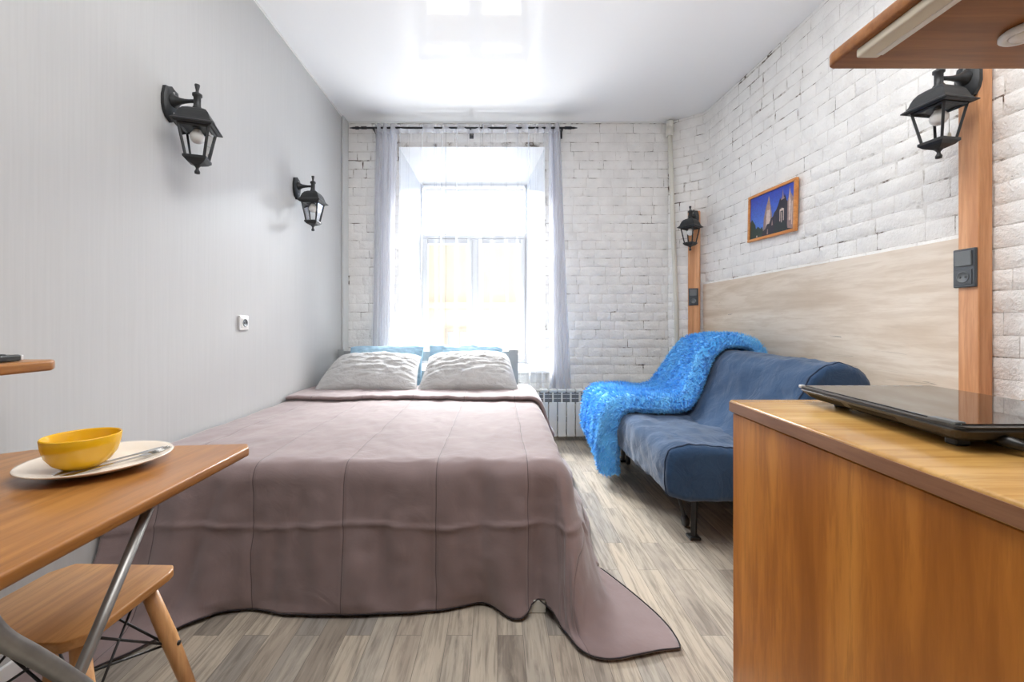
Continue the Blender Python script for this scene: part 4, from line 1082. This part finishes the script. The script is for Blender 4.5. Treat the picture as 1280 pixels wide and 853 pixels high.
# plate, bowl, cutlery
PXc, PYc = -.915, .975
bm = bmesh.new(); lathe(bm, [(0, 0.0005), (.07, .0005), (.078, .003), (.10, .0085), (.132, .020), (.136, .0225), (.135, .0245), (.13, .0235), (.10, .0135), (.082, .0085), (0, .0075)], 64)
o = obj('dinner_plate', bm, M_PLATE, None, True); o.location = (PXc, PYc, ZTB); tag(o, 'wide cream dinner plate on the folding table under the yellow bowl', 'plate')
bm = bmesh.new(); lathe(bm, [(0, .001), (.030, .001), (.034, .003), (.050, .015), (.061, .032), (.0665, .052), (.0685, .071), (.067, .0735), (.065, .071), (.062, .051), (.055, .032), (.044, .016), (.028, .007), (0, .006)], 64)
o = obj('bowl', bm, M_YEL, None, True); o.location = (-.933, .952, ZTB+.008); tag(o, 'glossy yellow bowl sitting on the cream plate', 'bowl')
def utensil(kind, loc, rz, tilt, label):
    t = thing(kind, label, 'cutlery' if kind != 'x' else '', loc, rz); t.rotation_euler = (tilt, 0, rz)
    bm = bmesh.new()
    W = [(-.10, .0095), (-.085, .0105), (-.05, .007), (0, .004), (.03, .0035), (.045, .005)]
    def strip(W, z0=0.0, th=.0022):
        up = []; dn = []
        for y, w_ in W: up.append((bm.verts.new((-w_, y, z0+th)), bm.verts.new((w_, y, z0+th)))); dn.append((bm.verts.new((-w_, y, z0)), bm.verts.new((w_, y, z0))))
        for a in range(len(W)-1):
            bm.faces.new((up[a][0], up[a][1], up[a+1][1], up[a+1][0])); bm.faces.new((dn[a][0], dn[a+1][0], dn[a+1][1], dn[a][1]))
            for s_ in (0, 1): bm.faces.new((up[a][s_], up[a+1][s_], dn[a+1][s_], dn[a][s_]))
        bm.faces.new((up[0][0], up[0][1], dn[0][1], dn[0][0])); bm.faces.new((up[-1][0], up[-1][1], dn[-1][1], dn[-1][0]))
    if kind == 'fork':
        strip(W); obj('handle', bm, M_CUT, t)
        bm = bmesh.new(); strip([(.044, .005), (.052, .010), (.060, .0118), (.066, .0118)]); obj('fork_head', bm, M_CUT, t)
        for k in range(4):
            bm = bmesh.new(); x = -.0098+k*.00653
            tube(bm, [(x, .064, .0012), (x*.98, .085, .0030), (x*.95, .105, .0062)], [.0017, .0015, .0008], 6); obj('tine', bm, M_CUT, t, True)
    else:
        strip(W); obj('handle', bm, M_CUT, t)
        bm = bmesh.new(); strip([(.044, .005), (.055, .0095), (.085, .0105), (.105, .008), (.115, .0012)], .0004, .0012); obj('blade', bm, M_CUT, t)
    return t
utensil('fork', (-.868, .965, ZTB+.0125), math.radians(-30), math.radians(3.5), 'steel fork lying across the cream plate, tines toward its right rim')
utensil('table_knife', (-.892, .985, ZTB+.0125), math.radians(-32), math.radians(3.5), 'steel knife lying on the cream plate between fork and wall side')

# ------------------------------------------------------------------ stool
st = thing('stool', 'low wooden stool with black wire bracing beneath the folding table', 'stool', (-.985, .975, 0))
ZSE = .45
poly = [(.155, .10), (.150, .118), (.137, .135), (-.125, .142), (-.155, .10), (-.158, -.10), (-.13, -.142), (.125, -.142), (.155, -.115)]
bm = bmesh.new(); prism(bm, poly, ZSE-.022, ZSE, .005, 3); auto(obj('seat', bm, M_SEAT, st), 50)
for sx in (1, -1):
    for sy in (1, -1):
        bm = bmesh.new(); tube(bm, [(sx*.105, sy*.085, ZSE-.022), (sx*.145, sy*.108, .28), (sx*.215, sy*.15, .0)], [.0165, .0185, .0125], 18); lg = obj('leg', bm, M_LEGW, st, True)
        bm = bmesh.new(); lathe(bm, [(0, -.02), (.006, -.02), (.006, .02), (0, .021)], 10, (sx*.150, sy*.112, .262), 'X'); obj('bolt', bm, M_BLACKP, lg, True)
bm = bmesh.new()
H1, H2 = .262, .42
c_ = {(sx, sy): Vector((sx*.142, sy*.106, H1)) for sx in (1, -1) for sy in (1, -1)}
tp = {(sx, sy): Vector((sx*.095, sy*.078, H2)) for sx in (1, -1) for sy in (1, -1)}
for k, (a, b) in enumerate((((1, 1), (1, -1)), ((1, -1), (-1, -1)), ((-1, -1), (-1, 1)), ((-1, 1), (1, 1)))):
    tube(bm, [c_[a], tp[b]], .0028, 8); tube(bm, [c_[b], tp[a]], .0028, 8)
tube(bm, [c_[(1, 1)], c_[(-1, -1)]], .0028, 8); tube(bm, [c_[(1, -1)]+Vector((0, 0, .006)), c_[(-1, 1)]+Vector((0, 0, .006))], .0028, 8)
obj('wire_brace', bm, M_BLACK, st, True)
bm = bmesh.new(); box(bm, (-.11, -.09, ZSE-.032), (.11, .09, ZSE-.022), .002); obj('seat_bracket', bm, M_BLACK, st)
